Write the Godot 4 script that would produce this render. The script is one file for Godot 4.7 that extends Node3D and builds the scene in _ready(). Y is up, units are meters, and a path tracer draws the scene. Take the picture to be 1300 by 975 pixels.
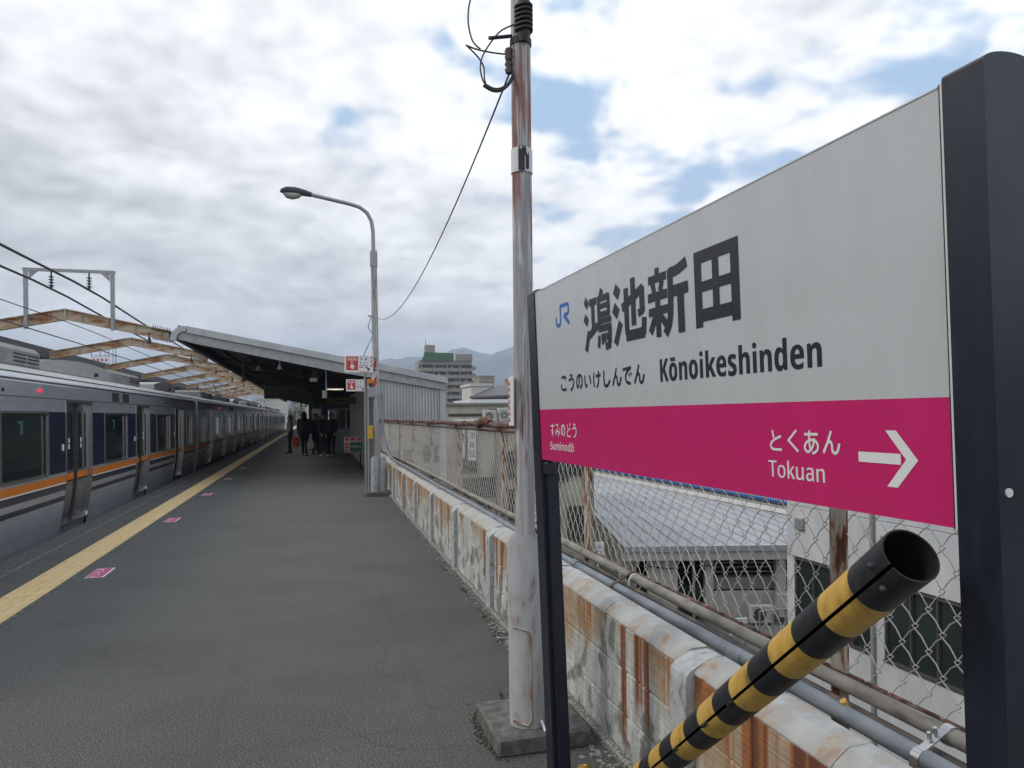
extends Node3D

# ---------------------------------------------------------------- mesh builder
class M:
	var v := PackedVector3Array()
	var n := PackedVector3Array()
	var uv := PackedVector2Array()
	var c := PackedColorArray()
	var col := Color.WHITE
	var t := Transform3D()
	var ua := Vector3(1, 0, 0)
	var va := Vector3(0, -1, 0)
	var uo := Vector2.ZERO
	func pt(p: Vector3, nn: Vector3, u = null) -> void:
		v.append(t * p)
		n.append((t.basis * nn).normalized())
		c.append(col)
		if u == null:
			uv.append(Vector2(p.dot(ua), p.dot(va)) + uo)
		else:
			uv.append(u)
	func tri(a: Vector3, b: Vector3, d: Vector3, na: Vector3, nb = null, nd = null, u1 = null, u2 = null, u3 = null) -> void:
		var q: Vector3 = nb if nb != null else na
		var r: Vector3 = nd if nd != null else na
		if (d - a).cross(b - a).dot(na + q + r) < 0:
			pt(a, na, u1); pt(d, r, u3); pt(b, q, u2)
		else:
			pt(a, na, u1); pt(b, q, u2); pt(d, r, u3)
	func quad(a: Vector3, b: Vector3, d: Vector3, e: Vector3, nn: Vector3) -> void:
		tri(a, b, d, nn)
		tri(a, d, e, nn)
	func quadf(a: Vector3, b: Vector3, d: Vector3, e: Vector3, hint: Vector3) -> void:
		var nn := (b - a).cross(d - a)
		if nn.length_squared() < 1e-16:
			nn = (d - a).cross(e - a)
		nn = nn.normalized()
		quad(a, b, d, e, nn if nn.dot(hint) > 0 else -nn)
	func box(ce: Vector3, s: Vector3) -> void:
		var h := s / 2
		for ax in 3:
			for sg in [-1.0, 1.0]:
				var nn := Vector3.ZERO
				nn[ax] = sg
				var b := Vector3.ZERO
				var d := Vector3.ZERO
				b[(ax + 1) % 3] = h[(ax + 1) % 3]
				d[(ax + 2) % 3] = h[(ax + 2) % 3]
				var o := ce + nn * h[ax]
				quad(o - b - d, o + b - d, o + b + d, o - b + d, nn)
	func box2(a: Vector3, b: Vector3) -> void:
		box((a + b) / 2, (b - a).abs())
	func cbox(ce: Vector3, s: Vector3, ch: float) -> void:
		var h := s / 2
		var k := h - Vector3(ch, ch, ch)
		for ax in 3:
			var i := (ax + 1) % 3
			var j := (ax + 2) % 3
			for sg in [-1.0, 1.0]:
				var nn := Vector3.ZERO
				nn[ax] = sg
				var b := Vector3.ZERO
				var d := Vector3.ZERO
				b[i] = k[i]
				d[j] = k[j]
				var o := ce + nn * h[ax]
				quad(o - b - d, o + b - d, o + b + d, o - b + d, nn)
				for s2 in [-1.0, 1.0]:
					var m := Vector3.ZERO
					m[i] = s2
					var p1: Vector3 = ce + nn * h[ax] + m * k[i]
					var p2: Vector3 = ce + nn * k[ax] + m * h[i]
					quad(p1 - d, p1 + d, p2 + d, p2 - d, (nn + m).normalized())
		for a in [-1.0, 1.0]:
			for b in [-1.0, 1.0]:
				for d in [-1.0, 1.0]:
					tri(ce + Vector3(a * h.x, b * k.y, d * k.z), ce + Vector3(a * k.x, b * h.y, d * k.z), ce + Vector3(a * k.x, b * k.y, d * h.z), Vector3(a, b, d).normalized())
	func bar(a: Vector3, b: Vector3, w: float, h: float, up := Vector3.UP) -> void:   # box from a to b, w across, h along up
		var f := (b - a).normalized()
		var r := f.cross(up).normalized()
		var u := r.cross(f)
		var old := t
		t = old * Transform3D(Basis(r, u, -f), (a + b) / 2)
		box(Vector3.ZERO, Vector3(w, h, (b - a).length()))
		t = old
	func tube(ps: Array, rad, sides := 10, caps := true) -> void:
		var up := Vector3.UP
		var rings := []
		var norms := []
		var f0: Vector3 = (ps[1] - ps[0]).normalized()
		if absf(f0.y) > 0.9:
			up = Vector3.RIGHT
		var r: Vector3 = f0.cross(up).normalized()
		var dist := 0.0
		var ds := []
		for i in ps.size():
			var f: Vector3
			if i == 0: f = f0
			elif i == ps.size() - 1: f = (ps[i] - ps[i - 1]).normalized()
			else: f = ((ps[i] - ps[i - 1]).normalized() + (ps[i + 1] - ps[i]).normalized()).normalized()
			if f.length() < 0.5: f = (ps[i] - ps[i - 1]).normalized()
			r = (r - f * r.dot(f)).normalized()
			var u := r.cross(f)
			var R: float = rad[i] if rad is Array else rad
			var ring := []
			var nr := []
			for k in sides + 1:
				var a := TAU * k / sides
				var d := r * cos(a) + u * sin(a)
				ring.append(ps[i] + d * R)
				nr.append(d)
			rings.append(ring)
			norms.append(nr)
			if i > 0: dist += ps[i].distance_to(ps[i - 1])
			ds.append(dist)
		for i in ps.size() - 1:
			for k in sides:
				var u0 := Vector2(float(k) / sides, ds[i])
				var u1 := Vector2(float(k + 1) / sides, ds[i])
				var w0 := Vector2(float(k) / sides, ds[i + 1])
				var w1 := Vector2(float(k + 1) / sides, ds[i + 1])
				tri(rings[i][k], rings[i][k + 1], rings[i + 1][k + 1], norms[i][k], norms[i][k + 1], norms[i + 1][k + 1], u0, u1, w1)
				tri(rings[i][k], rings[i + 1][k + 1], rings[i + 1][k], norms[i][k], norms[i + 1][k + 1], norms[i + 1][k], u0, w1, w0)
		if caps:
			var fe: Vector3 = (ps[-1] - ps[-2]).normalized()
			for k in sides:
				tri(ps[0], rings[0][k], rings[0][k + 1], -f0)
				tri(ps[-1], rings[-1][k], rings[-1][k + 1], fe)
	func prism(poly: Array, z0: float, z1: float) -> void:    # polygon in x,y run along z
		var pk := PackedVector2Array(poly)
		var ix := Geometry2D.triangulate_polygon(pk)
		var cw := Geometry2D.is_polygon_clockwise(pk)
		for zz in [z0, z1]:
			var nn := Vector3(0, 0, signf(zz - (z0 + z1) / 2))
			for i in range(0, ix.size(), 3):
				tri(Vector3(pk[ix[i]].x, pk[ix[i]].y, zz), Vector3(pk[ix[i + 1]].x, pk[ix[i + 1]].y, zz), Vector3(pk[ix[i + 2]].x, pk[ix[i + 2]].y, zz), nn)
		for i in pk.size():
			var a := pk[i]
			var b := pk[(i + 1) % pk.size()]
			var e := b - a
			var nn := Vector3(e.y, -e.x, 0) * (-1.0 if cw else 1.0)
			if nn.length() < 1e-9: continue
			quad(Vector3(a.x, a.y, z0), Vector3(b.x, b.y, z0), Vector3(b.x, b.y, z1), Vector3(a.x, a.y, z1), nn.normalized())
	func strip(pts: Array, w: float, z: float) -> void:       # flat stroke in the x,y plane at height z
		var L := []
		var R := []
		for i in pts.size():
			var d: Vector2
			if i == 0: d = (pts[1] - pts[0]).normalized()
			elif i == pts.size() - 1: d = (pts[i] - pts[i - 1]).normalized()
			else: d = ((pts[i] - pts[i - 1]).normalized() + (pts[i + 1] - pts[i]).normalized()).normalized()
			var nn := Vector2(-d.y, d.x)
			var k := 1.0
			if i > 0 and i < pts.size() - 1:
				k = 1.0 / maxf(0.5, nn.dot(Vector2(-(pts[i] - pts[i - 1]).normalized().y, (pts[i] - pts[i - 1]).normalized().x)))
			L.append(pts[i] + nn * w / 2 * k)
			R.append(pts[i] - nn * w / 2 * k)
		for i in pts.size() - 1:
			var za := z + i * 0.00001
			var zb := z + (i + 1) * 0.00001
			quad(Vector3(L[i].x, L[i].y, za), Vector3(L[i + 1].x, L[i + 1].y, zb), Vector3(R[i + 1].x, R[i + 1].y, zb), Vector3(R[i].x, R[i].y, za), Vector3(0, 0, 1))
	func mesh() -> ArrayMesh:
		var a := []
		a.resize(Mesh.ARRAY_MAX)
		a[Mesh.ARRAY_VERTEX] = v
		a[Mesh.ARRAY_NORMAL] = n
		a[Mesh.ARRAY_TEX_UV] = uv
		a[Mesh.ARRAY_COLOR] = c
		var am := ArrayMesh.new()
		am.add_surface_from_arrays(Mesh.PRIMITIVE_TRIANGLES, a)
		return am

# ---------------------------------------------------------------- naming helpers
var taken := {}
var mt := {}
var rng := RandomNumberGenerator.new()

func numbered(called: String) -> String:
	taken[called] = taken.get(called, -1) + 1
	return called if taken[called] == 0 else "%s_%03d" % [called, taken[called]]

func tag(o: Node3D, label: String, category: String, group := "") -> Node3D:
	o.set_meta("label", label)
	o.set_meta("category", category)
	if group: o.set_meta("group", group)
	return o

func thing(called: String, label: String, category: String, at := Vector3.ZERO, turn := 0.0, group := "") -> Node3D:
	var o := Node3D.new()
	o.name = numbered(called)
	add_child(o)
	o.position = at
	o.rotation.y = turn
	return tag(o, label, category, group)

func obj(called: String, m, mat: Material, parent: Node = null) -> MeshInstance3D:
	var o := MeshInstance3D.new()
	o.mesh = m.mesh() if m is M else m
	o.material_override = mat
	if parent == null:
		o.name = numbered(called)
		add_child(o)
	else:
		o.name = called
		parent.add_child(o, true)
	return o

func solo(called: String, m, mat: Material, label: String, category: String, group := "") -> MeshInstance3D:
	var o := obj(called, m, mat)
	tag(o, label, category, group)
	return o

func struct(called: String, m, mat: Material, parent: Node = null) -> MeshInstance3D:
	var o := obj(called, m, mat, parent)
	if parent == null: o.set_meta("kind", "structure")
	return o

func stuff(o: Node3D) -> Node3D:
	o.set_meta("kind", "stuff")
	return o

# ---------------------------------------------------------------- material helpers
func lin(r: float, g: float, b: float, a := 1.0) -> Color:
	var k := Color(r, g, b).linear_to_srgb()
	k.a = a
	return k

func flat(name_: String, r: float, g: float, b: float, rough := 0.7, metal := 0.0) -> StandardMaterial3D:
	var m := StandardMaterial3D.new()
	m.resource_name = name_
	m.albedo_color = lin(r, g, b)
	m.roughness = rough
	m.metallic = metal
	mt[name_] = m
	return m

func noise(seed_: int, freq: float, oct := 5, type := FastNoiseLite.TYPE_SIMPLEX_SMOOTH) -> FastNoiseLite:
	var f := FastNoiseLite.new()
	f.seed = seed_
	f.noise_type = type
	f.frequency = freq
	f.fractal_octaves = oct
	return f

func ramp(stops: Array) -> Gradient:           # [[t, r, g, b], ...] linear colours
	var g := Gradient.new()
	var o := PackedFloat32Array()
	var cs := PackedColorArray()
	for s in stops:
		o.append(s[0])
		cs.append(lin(s[1], s[2], s[3]))
	g.offsets = o
	g.colors = cs
	return g

func ntex(seed_: int, freq: float, stops: Array, size := 512, oct := 5, type := FastNoiseLite.TYPE_SIMPLEX_SMOOTH) -> NoiseTexture2D:
	var t := NoiseTexture2D.new()
	t.width = size
	t.height = size
	t.seamless = true
	t.noise = noise(seed_, freq, oct, type)
	if stops: t.color_ramp = ramp(stops)
	return t

# triplanar material with a noise colour map; sc = repeats per metre
func nmat(name_: String, seed_: int, freq: float, stops: Array, sc: Vector3, rough := 0.8, metal := 0.0, relief := 0.0, size := 512, world := true) -> StandardMaterial3D:
	var m := flat(name_, 1, 1, 1, rough, metal)
	m.albedo_texture = ntex(seed_, freq, stops, size)
	m.uv1_triplanar = true
	m.uv1_world_triplanar = world
	m.uv1_scale = sc
	if relief > 0:
		m.heightmap_enabled = true
		m.heightmap_scale = relief
		m.heightmap_texture = ntex(seed_ + 1, freq * 2.5, [], size)
	return m

func weather(m: StandardMaterial3D, seed_: int, freq: float, stops: Array, sc: Vector3) -> void:   # a coarse second layer, multiplied
	m.detail_enabled = true
	m.detail_blend_mode = BaseMaterial3D.BLEND_MODE_MUL
	m.detail_uv_layer = BaseMaterial3D.DETAIL_UV_2
	m.uv2_triplanar = true
	m.uv2_world_triplanar = true
	m.uv2_scale = sc
	m.detail_albedo = ntex(seed_, freq, stops, 512)
	var g := GradientTexture2D.new()
	g.width = 4
	g.height = 4
	var gr := Gradient.new()
	gr.colors = PackedColorArray([Color.WHITE, Color.WHITE])
	g.gradient = gr
	m.detail_mask = g

# ---------------------------------------------------------------- lettering
const GLYPH := {
	"こ": "~11;20,84 50,87 80,82 66,70|~11;22,44 14,26 28,12 54,8 86,12",
	"う": "11;34,94 68,86|~11;16,60 52,70 76,62 80,42 66,18 38,2",
	"の": "~11;54,82 46,42 30,16 17,24 15,48 30,74 54,85 78,76 87,50 78,24 56,8",
	"い": "~11;16,80 15,42 27,13 42,30|~11;66,76 80,52 84,26",
	"け": "~11;20,88 13,46 19,8|11;40,66 94,69|~11;70,92 70,44 62,20 46,4",
	"し": "~12;26,92 23,36 36,9 62,10 88,36",
	"ん": "~11;52,94 34,52 9,6|~11;12,14 32,46 46,52 55,40 57,18 69,7 84,16 95,46",
	"で": "11;8,80 88,86|~11;80,84 52,70 34,44 42,18 78,7|8;64,58 73,42|8;80,64 89,48",
	"す": "9;8,76 94,77|~9;56,94 56,42 46,26 34,36 44,50 58,44 60,24 36,0",
	"み": "~9;18,84 58,85 42,48 24,18 10,26 22,44 54,38 94,24|~9;82,60 78,28 56,2",
	"ど": "9;28,90 36,58|~9;84,64 40,48 18,28 32,9 88,9|7;70,96 77,82|7;86,98 93,84",
	"と": "10;30,92 38,58|~10;86,66 42,50 18,28 32,9 90,8",
	"く": "10;74,94 24,50 82,4",
	"あ": "10;12,78 88,79|~10;42,94 39,50 47,10|~10;70,62 56,24 30,6 13,22 26,46 58,56 84,44 88,22 72,6 56,1",
	"田": "17;10,0 10,97|17;90,0 90,97|16;2,89 98,89|13;18,51 82,51|16;18,15 82,15|14;50,22 50,82",
	"新": "12;26,98 26,86|11;3,83 49,83|11;14,78 18,64|11;38,78 33,64|12;1,58 50,58|11;2,37 50,37|13;26,52 26,0|12;22,34 5,8|11;30,31 46,15|~13;96,91 76,85 56,84|~13;58,89 58,46 54,18 43,2|14;58,58 98,58|15;81,58 81,0",
	"池": "17;7,92 22,79|17;2,63 17,49|15;5,3 24,36|13;29,57 92,78|15;89,80 89,42|11;92,45 77,42|14;64,98 64,26|14;43,86 43,20|15;40,12 94,12|13;41,22 54,8|13;91,9 94,34",
	"鴻": "14;3,92 15,79|14;0,62 13,50|13;3,2 16,36|12;20,84 47,84|13;33,84 33,36|13;17,28 49,42|12;68,100 61,87|11;55,89 55,34|10;52,85 92,85|10;89,88 89,58|8;54,72 88,72|9;54,58 93,58|9;54,47 97,47|10;52,35 97,35|12;92,34 90,8|11;93,6 76,3|8;55,24 51,4|6;65,26 66,8|6;73,26 75,10|6;81,26 84,14",
	"非": "10;38,96 36,40 20,4|10;64,96 64,2|8;10,78 38,78|8;10,56 38,56|8;10,34 36,34|8;64,78 92,78|8;64,56 92,56|8;64,34 92,34",
	"常": "8;50,98 50,80|8;24,94 30,82|8;76,94 70,82|9;8,64 8,76 92,76 92,64|8;32,66 68,66 68,48 32,48 32,66|9;18,8 18,36 82,36 82,8|9;50,48 50,0",
	"ボ": "9;10,66 84,66|9;48,90 48,6|9;26,48 12,20|9;70,48 86,20|7;78,96 84,84|7;92,98 98,86",
	"タ": "9;40,94 14,54|9;36,80 84,80 70,36 30,2|9;34,56 68,36",
	"ン": "9;12,82 38,66|9;10,8 54,26 90,72",
}

func glyph(m: M, ch: String, x: float, y: float, w: float, h: float, z: float, thick := 1.0) -> void:
	var zz := z
	for st in GLYPH[ch].split("|"):
		var part: PackedStringArray = st.split(";")
		var smooth: bool = part[0].begins_with("~")
		var sw := part[0].trim_prefix("~").to_float() / 100.0
		var pts := []
		for pr in part[1].split(" "):
			var q := pr.split(",")
			pts.append(Vector2(q[0].to_float() / 100.0 * w, q[1].to_float() / 100.0 * h))
		if smooth and pts.size() > 2:
			var out := []
			for i in pts.size() - 1:
				var p0: Vector2 = pts[maxi(i - 1, 0)]
				var p3: Vector2 = pts[mini(i + 2, pts.size() - 1)]
				for k in 5:
					out.append(pts[i].cubic_interpolate(pts[i + 1], p0, p3, k / 5.0))
			out.append(pts[-1])
			pts = out
		var old := m.t
		m.t = old * Transform3D(Basis(), Vector3(x, y, 0))
		m.strip(pts, sw * thick * (w + h) / 2, zz)
		m.t = old
		zz += 0.00012

func word(text: String, x: float, y: float, w: float, h: float, z: float, thick := 1.0, gap := 0.06) -> M:
	var m := M.new()
	var step := w / text.length()
	for i in text.length():
		glyph(m, text[i], x + step * (i + gap / 2), y, step * (1.0 - gap), h, z, thick)
	return m

func word_on(parent: Node3D, text: String, x: float, y: float, w: float, h: float, z: float, thick: float, gap: float, mat: Material) -> void:
	var step := w / text.length()
	for i in text.length():
		var m := M.new()
		glyph(m, text[i], x + step * (i + gap / 2), y, step * (1.0 - gap), h, z, thick)
		obj("kana_lettering", m, mat, parent)

func latin(text: String, width: float, cap: float, bold := false) -> TextMesh:   # scaled by its node
	var t := TextMesh.new()
	var f := SystemFont.new()
	f.font_names = PackedStringArray(["Droid Sans"])
	if bold: f.font_weight = 700
	t.font = f
	t.text = text
	t.font_size = 64
	t.pixel_size = 0.01
	t.depth = 0.001
	t.curve_step = 1.0
	t.horizontal_alignment = HORIZONTAL_ALIGNMENT_LEFT
	t.vertical_alignment = VERTICAL_ALIGNMENT_BOTTOM
	return t

# text sized to width x cap height, its lower left corner at x, y in the parent's plane
func latin_on(parent: Node3D, text: String, x: float, y: float, width: float, cap: float, z: float, mat: Material, called := "lettering", bold := false) -> MeshInstance3D:
	var t := latin(text, width, cap, bold)
	var bb := t.get_aabb()
	var ref := latin("H", 1, 1, bold).get_aabb()
	var sx := width / bb.size.x
	var sy := cap / ref.size.y
	var o := obj(called, t, mat, parent)
	o.scale = Vector3(sx, sy, 1.0)
	o.position = Vector3(x - bb.position.x * sx, y - ref.position.y * sy, z)
	return o

# ---------------------------------------------------------------- the scene
const FAR := -100.0
const WALL_Y := 0.62

func _ready() -> void:
	rng.seed = 7
	view_and_light()
	materials()
	ground_and_platform()
	station_roof()
	far_platform()
	rusty_beams()
	block_wall()
	chain_fence()
	surroundings()
	skyline()
	train()
	overhead_wires()
	station_sign()
	near_pole()
	striped_guard()
	pipes()
	lamp_post()
	under_roof()
	people()

func view_and_light() -> void:
	var cam := Camera3D.new()
	cam.name = "camera"
	add_child(cam)
	cam.position = Vector3(0, 1.55, 0)
	cam.basis = Basis(Vector3.UP, deg_to_rad(-15.2766)) * Basis(Vector3.BACK, deg_to_rad(-0.55))
	cam.projection = Camera3D.PROJECTION_FRUSTUM
	cam.near = 0.1
	cam.far = 9000.0
	cam.size = 0.1 * 2.0 * 487.5 / 930.0
	cam.frustum_offset = Vector2(0, 0.1 * 39.56 / 930.0)
	cam.current = true
	var we := WorldEnvironment.new()
	we.name = "environment"
	var e := Environment.new()
	e.background_mode = Environment.BG_SKY
	e.tonemap_mode = Environment.TONE_MAPPER_LINEAR
	e.tonemap_exposure = 1.3
	e.sdfgi_enabled = true
	e.ssao_enabled = true
	e.ssil_enabled = true
	e.fog_enabled = true
	e.fog_density = 0.00034
	e.fog_light_color = Color(0.70, 0.76, 0.84)
	var sk := Sky.new()
	var pm := PanoramaSkyMaterial.new()
	pm.panorama = ImageTexture.create_from_image(cloud_sky())
	sk.sky_material = pm
	e.sky = sk
	we.environment = e
	add_child(we)
	var sun := DirectionalLight3D.new()
	sun.name = "sun"
	sun.light_energy = 0.38
	sun.light_angular_distance = 16.0
	sun.light_color = Color(1.0, 0.97, 0.92)
	sun.shadow_enabled = true
	add_child(sun)
	sun.look_at_from_position(Vector3(-11, 10.5, -2.5), Vector3.ZERO)

func cloud_sky() -> Image:
	var W := 2048
	var H := 1024
	var im := Image.create(W, H, false, Image.FORMAT_RGBF)
	im.fill(Color(0.32, 0.33, 0.34))
	var big := noise(24, 0.34, 3)
	var mid := noise(98, 0.95, 4)
	var puff := noise(31, 3.0, 5)
	var fine := noise(47, 9.0, 4)
	for y in H / 2:
		var el := (0.5 - (y + 0.5) / H) * PI
		var ce := cos(el)
		var se := sin(el)
		for x in W:
			var az := ((x + 0.5) / W - 0.5) * TAU
			var d := Vector3(-sin(az) * ce, se, cos(az) * ce)      # column 0 looks along -z
			var k := 1.0 / (se + 0.20)
			var px := d.x * k
			var pz := d.z * k
			var b := big.get_noise_2d(px, pz)
			var mm := mid.get_noise_2d(px + 0.3 * b, pz)
			var pf := puff.get_noise_2d(px + 0.18 * mm, pz + 0.12 * b)
			var fi := fine.get_noise_2d(px + 0.06 * pf, pz)
			var open := smoothstep(-0.35, 0.85, d.x * 0.95 - d.z * 0.10 + se * 0.55)    # clearer towards one side of the sky
			var dens := 0.62 + 0.45 * b + 0.62 * mm + 0.66 * pf + 0.14 * fi - 0.47 * open + 0.45 * exp(-el * 6.0)
			var cov := smoothstep(-0.10, 0.30, dens)
			var sh := smoothstep(0.22, 1.10, dens * 0.8 + 0.30 * b - 0.62 * pf - 0.2 * fi + 0.05)     # shaded bellies against lit rims
			var lum := lerpf(1.06, 0.62, sh) + 0.24 * pf + 0.13 * fi
			lum = lerpf(lum, 0.84 + 0.22 * mm + 0.20 * pf, clampf(exp(-el * 7.0), 0.0, 1.0) * 0.75)
			var cl := Color(lum * 0.99, lum * 0.998, lum * 1.012)
			var bl := Color(0.27, 0.46, 0.73).lerp(Color(0.58, 0.68, 0.79), exp(-el * 3.0))
			im.set_pixel(x, y, bl.lerp(cl, cov * 0.97))
	return im

func materials() -> void:
	# ground
	var a := nmat("asphalt", 3, 0.09, [[0.0, 0.018, 0.018, 0.017], [0.36, 0.050, 0.050, 0.048], [0.58, 0.080, 0.080, 0.076], [0.70, 0.11, 0.109, 0.104], [0.82, 0.24, 0.236, 0.22]], Vector3(0.95, 0.95, 0.95), 0.92, 0.0, 0.07, 1024)
	weather(a, 5, 0.007, [[0.15, 0.82, 0.82, 0.81], [0.4, 0.97, 0.97, 0.96], [0.6, 1, 1, 1], [0.85, 0.88, 0.88, 0.87]], Vector3(0.13, 0.13, 0.17))
	nmat("concrete", 8, 0.02, [[0.2, 0.13, 0.13, 0.125], [0.6, 0.22, 0.22, 0.21], [0.9, 0.30, 0.30, 0.29]], Vector3(0.8, 0.8, 0.8), 0.9, 0.0, 0.25)
	nmat("dark_concrete", 9, 0.02, [[0.2, 0.075, 0.073, 0.065], [0.6, 0.125, 0.122, 0.112], [0.9, 0.17, 0.168, 0.155]], Vector3(1.2, 1.2, 1.2), 0.9, 0.0, 0.25)
	nmat("edge_concrete", 10, 0.03, [[0.2, 0.055, 0.055, 0.055], [0.6, 0.095, 0.095, 0.093], [0.9, 0.17, 0.17, 0.165]], Vector3(0.9, 0.9, 0.9), 0.85, 0.0, 0.2)
	for i in 3:
		nmat("tactile%d" % i, 13 + i, 0.03, [[0.15, 0.56, 0.405, 0.19], [0.5, 0.62 + 0.015 * i, 0.46 + 0.01 * i, 0.235], [0.9, 0.65, 0.49 + 0.015 * i, 0.27]], Vector3(0.5, 0.5, 0.5), 0.75)
	nmat("moss", 17, 0.05, [[0.2, 0.02, 0.03, 0.012], [0.6, 0.055, 0.085, 0.02], [0.9, 0.10, 0.13, 0.04]], Vector3(4, 4, 4), 0.95, 0.0, 1.0)
	nmat("grit", 18, 0.06, [[0.25, 0.09, 0.085, 0.07], [0.5, 0.30, 0.30, 0.28], [0.75, 0.48, 0.48, 0.46]], Vector3(2, 2, 2), 0.95, 0.0, 1.2)
	nmat("town_ground", 19, 0.01, [[0.3, 0.10, 0.10, 0.10], [0.7, 0.16, 0.155, 0.15]], Vector3(0.03, 0.03, 0.03), 0.9)
	nmat("road", 20, 0.05, [[0.3, 0.055, 0.055, 0.056], [0.7, 0.085, 0.085, 0.085]], Vector3(0.3, 0.3, 0.3), 0.9)
	# rust and paint
	nmat("rusty_cream", 41, 0.012, [[0.0, 0.16, 0.07, 0.034], [0.24, 0.33, 0.16, 0.075], [0.38, 0.42, 0.29, 0.18], [0.55, 0.47, 0.385, 0.28], [0.9, 0.50, 0.44, 0.34]], Vector3(0.22, 0.7, 0.22), 0.8, 0.0, 0.1)
	nmat("rusty_post", 43, 0.014, [[0.0, 0.045, 0.018, 0.010], [0.34, 0.15, 0.055, 0.022], [0.43, 0.27, 0.15, 0.075], [0.53, 0.34, 0.31, 0.26], [0.9, 0.42, 0.40, 0.35]], Vector3(2.4, 0.75, 2.4), 0.85, 0.0, 0.15)
	nmat("rusty_rail", 45, 0.02, [[0.0, 0.028, 0.014, 0.010], [0.4, 0.075, 0.030, 0.020], [0.6, 0.14, 0.065, 0.045], [0.85, 0.30, 0.25, 0.21]], Vector3(1.5, 1.5, 1.2), 0.9, 0.0, 0.2)
	nmat("galvanised", 47, 0.03, [[0.2, 0.25, 0.255, 0.26], [0.8, 0.38, 0.385, 0.39]], Vector3(1.5, 0.6, 1.5), 0.45, 0.35)
	nmat("white_paint", 48, 0.02, [[0.12, 0.20, 0.195, 0.18], [0.34, 0.36, 0.375, 0.375], [0.8, 0.45, 0.47, 0.48]], Vector3(1.6, 1.1, 1.6), 0.8, 0.0, 0.15)
	nmat("grey_metal", 49, 0.02, [[0.2, 0.28, 0.29, 0.29], [0.8, 0.36, 0.37, 0.37]], Vector3(0.5, 0.5, 0.5), 0.5, 0.2)
	nmat("pipe_tan", 51, 0.02, [[0.15, 0.10, 0.09, 0.075], [0.45, 0.22, 0.205, 0.175], [0.9, 0.28, 0.265, 0.23]], Vector3(1.5, 1.5, 0.5), 0.5)
	nmat("pipe_blue", 52, 0.02, [[0.2, 0.10, 0.12, 0.14], [0.5, 0.165, 0.19, 0.215], [0.9, 0.22, 0.245, 0.27]], Vector3(1.5, 1.5, 0.5), 0.38)
	nmat("pipe_dark", 53, 0.02, [[0.2, 0.035, 0.030, 0.027], [0.6, 0.075, 0.065, 0.055], [0.9, 0.14, 0.10, 0.075]], Vector3(1.5, 1.5, 0.7), 0.55)
	nmat("coping_paint", 55, 0.016, [[0.0, 0.20, 0.085, 0.04], [0.22, 0.33, 0.20, 0.11], [0.33, 0.36, 0.33, 0.28], [0.50, 0.33, 0.335, 0.325], [0.9, 0.44, 0.45, 0.445]], Vector3(0.8, 0.8, 0.8), 0.85, 0.0, 0.2)
	flat("chain_wire", 0.56, 0.53, 0.47, 0.55, 0.1)
	flat("black_cable", 0.018, 0.018, 0.02, 0.6)
	flat("grey_cable", 0.09, 0.09, 0.10, 0.6)
	flat("tar", 0.022, 0.022, 0.021, 0.9)
	flat("steel", 0.55, 0.55, 0.54, 0.28, 0.9)
	nmat("navy_post", 145, 0.02, [[0.2, 0.010, 0.0125, 0.023], [0.6, 0.0135, 0.0165, 0.029], [0.9, 0.021, 0.024, 0.036]], Vector3(2.0, 0.5, 2.0), 0.36)
	nmat("sign_white", 141, 0.012, [[0.2, 0.455, 0.473, 0.478], [0.6, 0.475, 0.494, 0.50], [0.9, 0.483, 0.502, 0.508]], Vector3(1.3, 0.35, 1.3), 0.19)
	nmat("sign_pink", 143, 0.012, [[0.2, 0.50, 0.020, 0.128], [0.6, 0.52, 0.021, 0.135], [0.9, 0.53, 0.024, 0.141]], Vector3(1.3, 0.35, 1.3), 0.22)
	flat("ink", 0.013, 0.014, 0.024, 0.4)
	flat("ink_white", 0.68, 0.69, 0.68, 0.4)
	flat("ink_blue", 0.012, 0.10, 0.42, 0.4)
	flat("white_edge", 0.60, 0.60, 0.60, 0.4)
	flat("plate_white", 0.70, 0.70, 0.69, 0.45)
	flat("plate_red", 0.52, 0.045, 0.045, 0.45)
	nmat("tape_yellow", 57, 0.02, [[0.1, 0.20, 0.12, 0.03], [0.3, 0.47, 0.285, 0.055], [0.7, 0.56, 0.35, 0.075], [0.95, 0.62, 0.42, 0.14]], Vector3(2.2, 0.9, 2.2), 0.52, 0.0, 0.05, 512, true)
	nmat("tape_black", 58, 0.03, [[0.1, 0.011, 0.011, 0.013], [0.6, 0.017, 0.018, 0.022], [0.85, 0.030, 0.030, 0.033], [0.95, 0.075, 0.073, 0.07]], Vector3(2.2, 0.9, 2.2), 0.5, 0.0, 0.05, 512, true)
	flat("inner_black", 0.008, 0.008, 0.010, 0.6)
	flat("yellow_box", 0.55, 0.33, 0.02, 0.5)
	flat("orange_box", 0.65, 0.22, 0.01, 0.5)
	# train
	nmat("stainless", 61, 0.01, [[0.2, 0.42, 0.44, 0.475], [0.8, 0.50, 0.52, 0.555]], Vector3(0.25, 1.2, 0.25), 0.28, 0.52)
	flat("door_steel", 0.34, 0.34, 0.35, 0.26, 0.88)
	flat("bright_steel", 0.46, 0.455, 0.44, 0.25, 0.9)
	flat("train_blue", 0.010, 0.017, 0.042, 0.22)
	flat("train_orange", 0.62, 0.17, 0.012, 0.4)
	flat("train_white", 0.72, 0.72, 0.70, 0.4)
	nmat("train_roof", 63, 0.02, [[0.2, 0.38, 0.38, 0.37], [0.6, 0.43, 0.43, 0.42], [0.9, 0.47, 0.47, 0.46]], Vector3(0.15, 0.6, 0.15), 0.5, 0.25)
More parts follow.
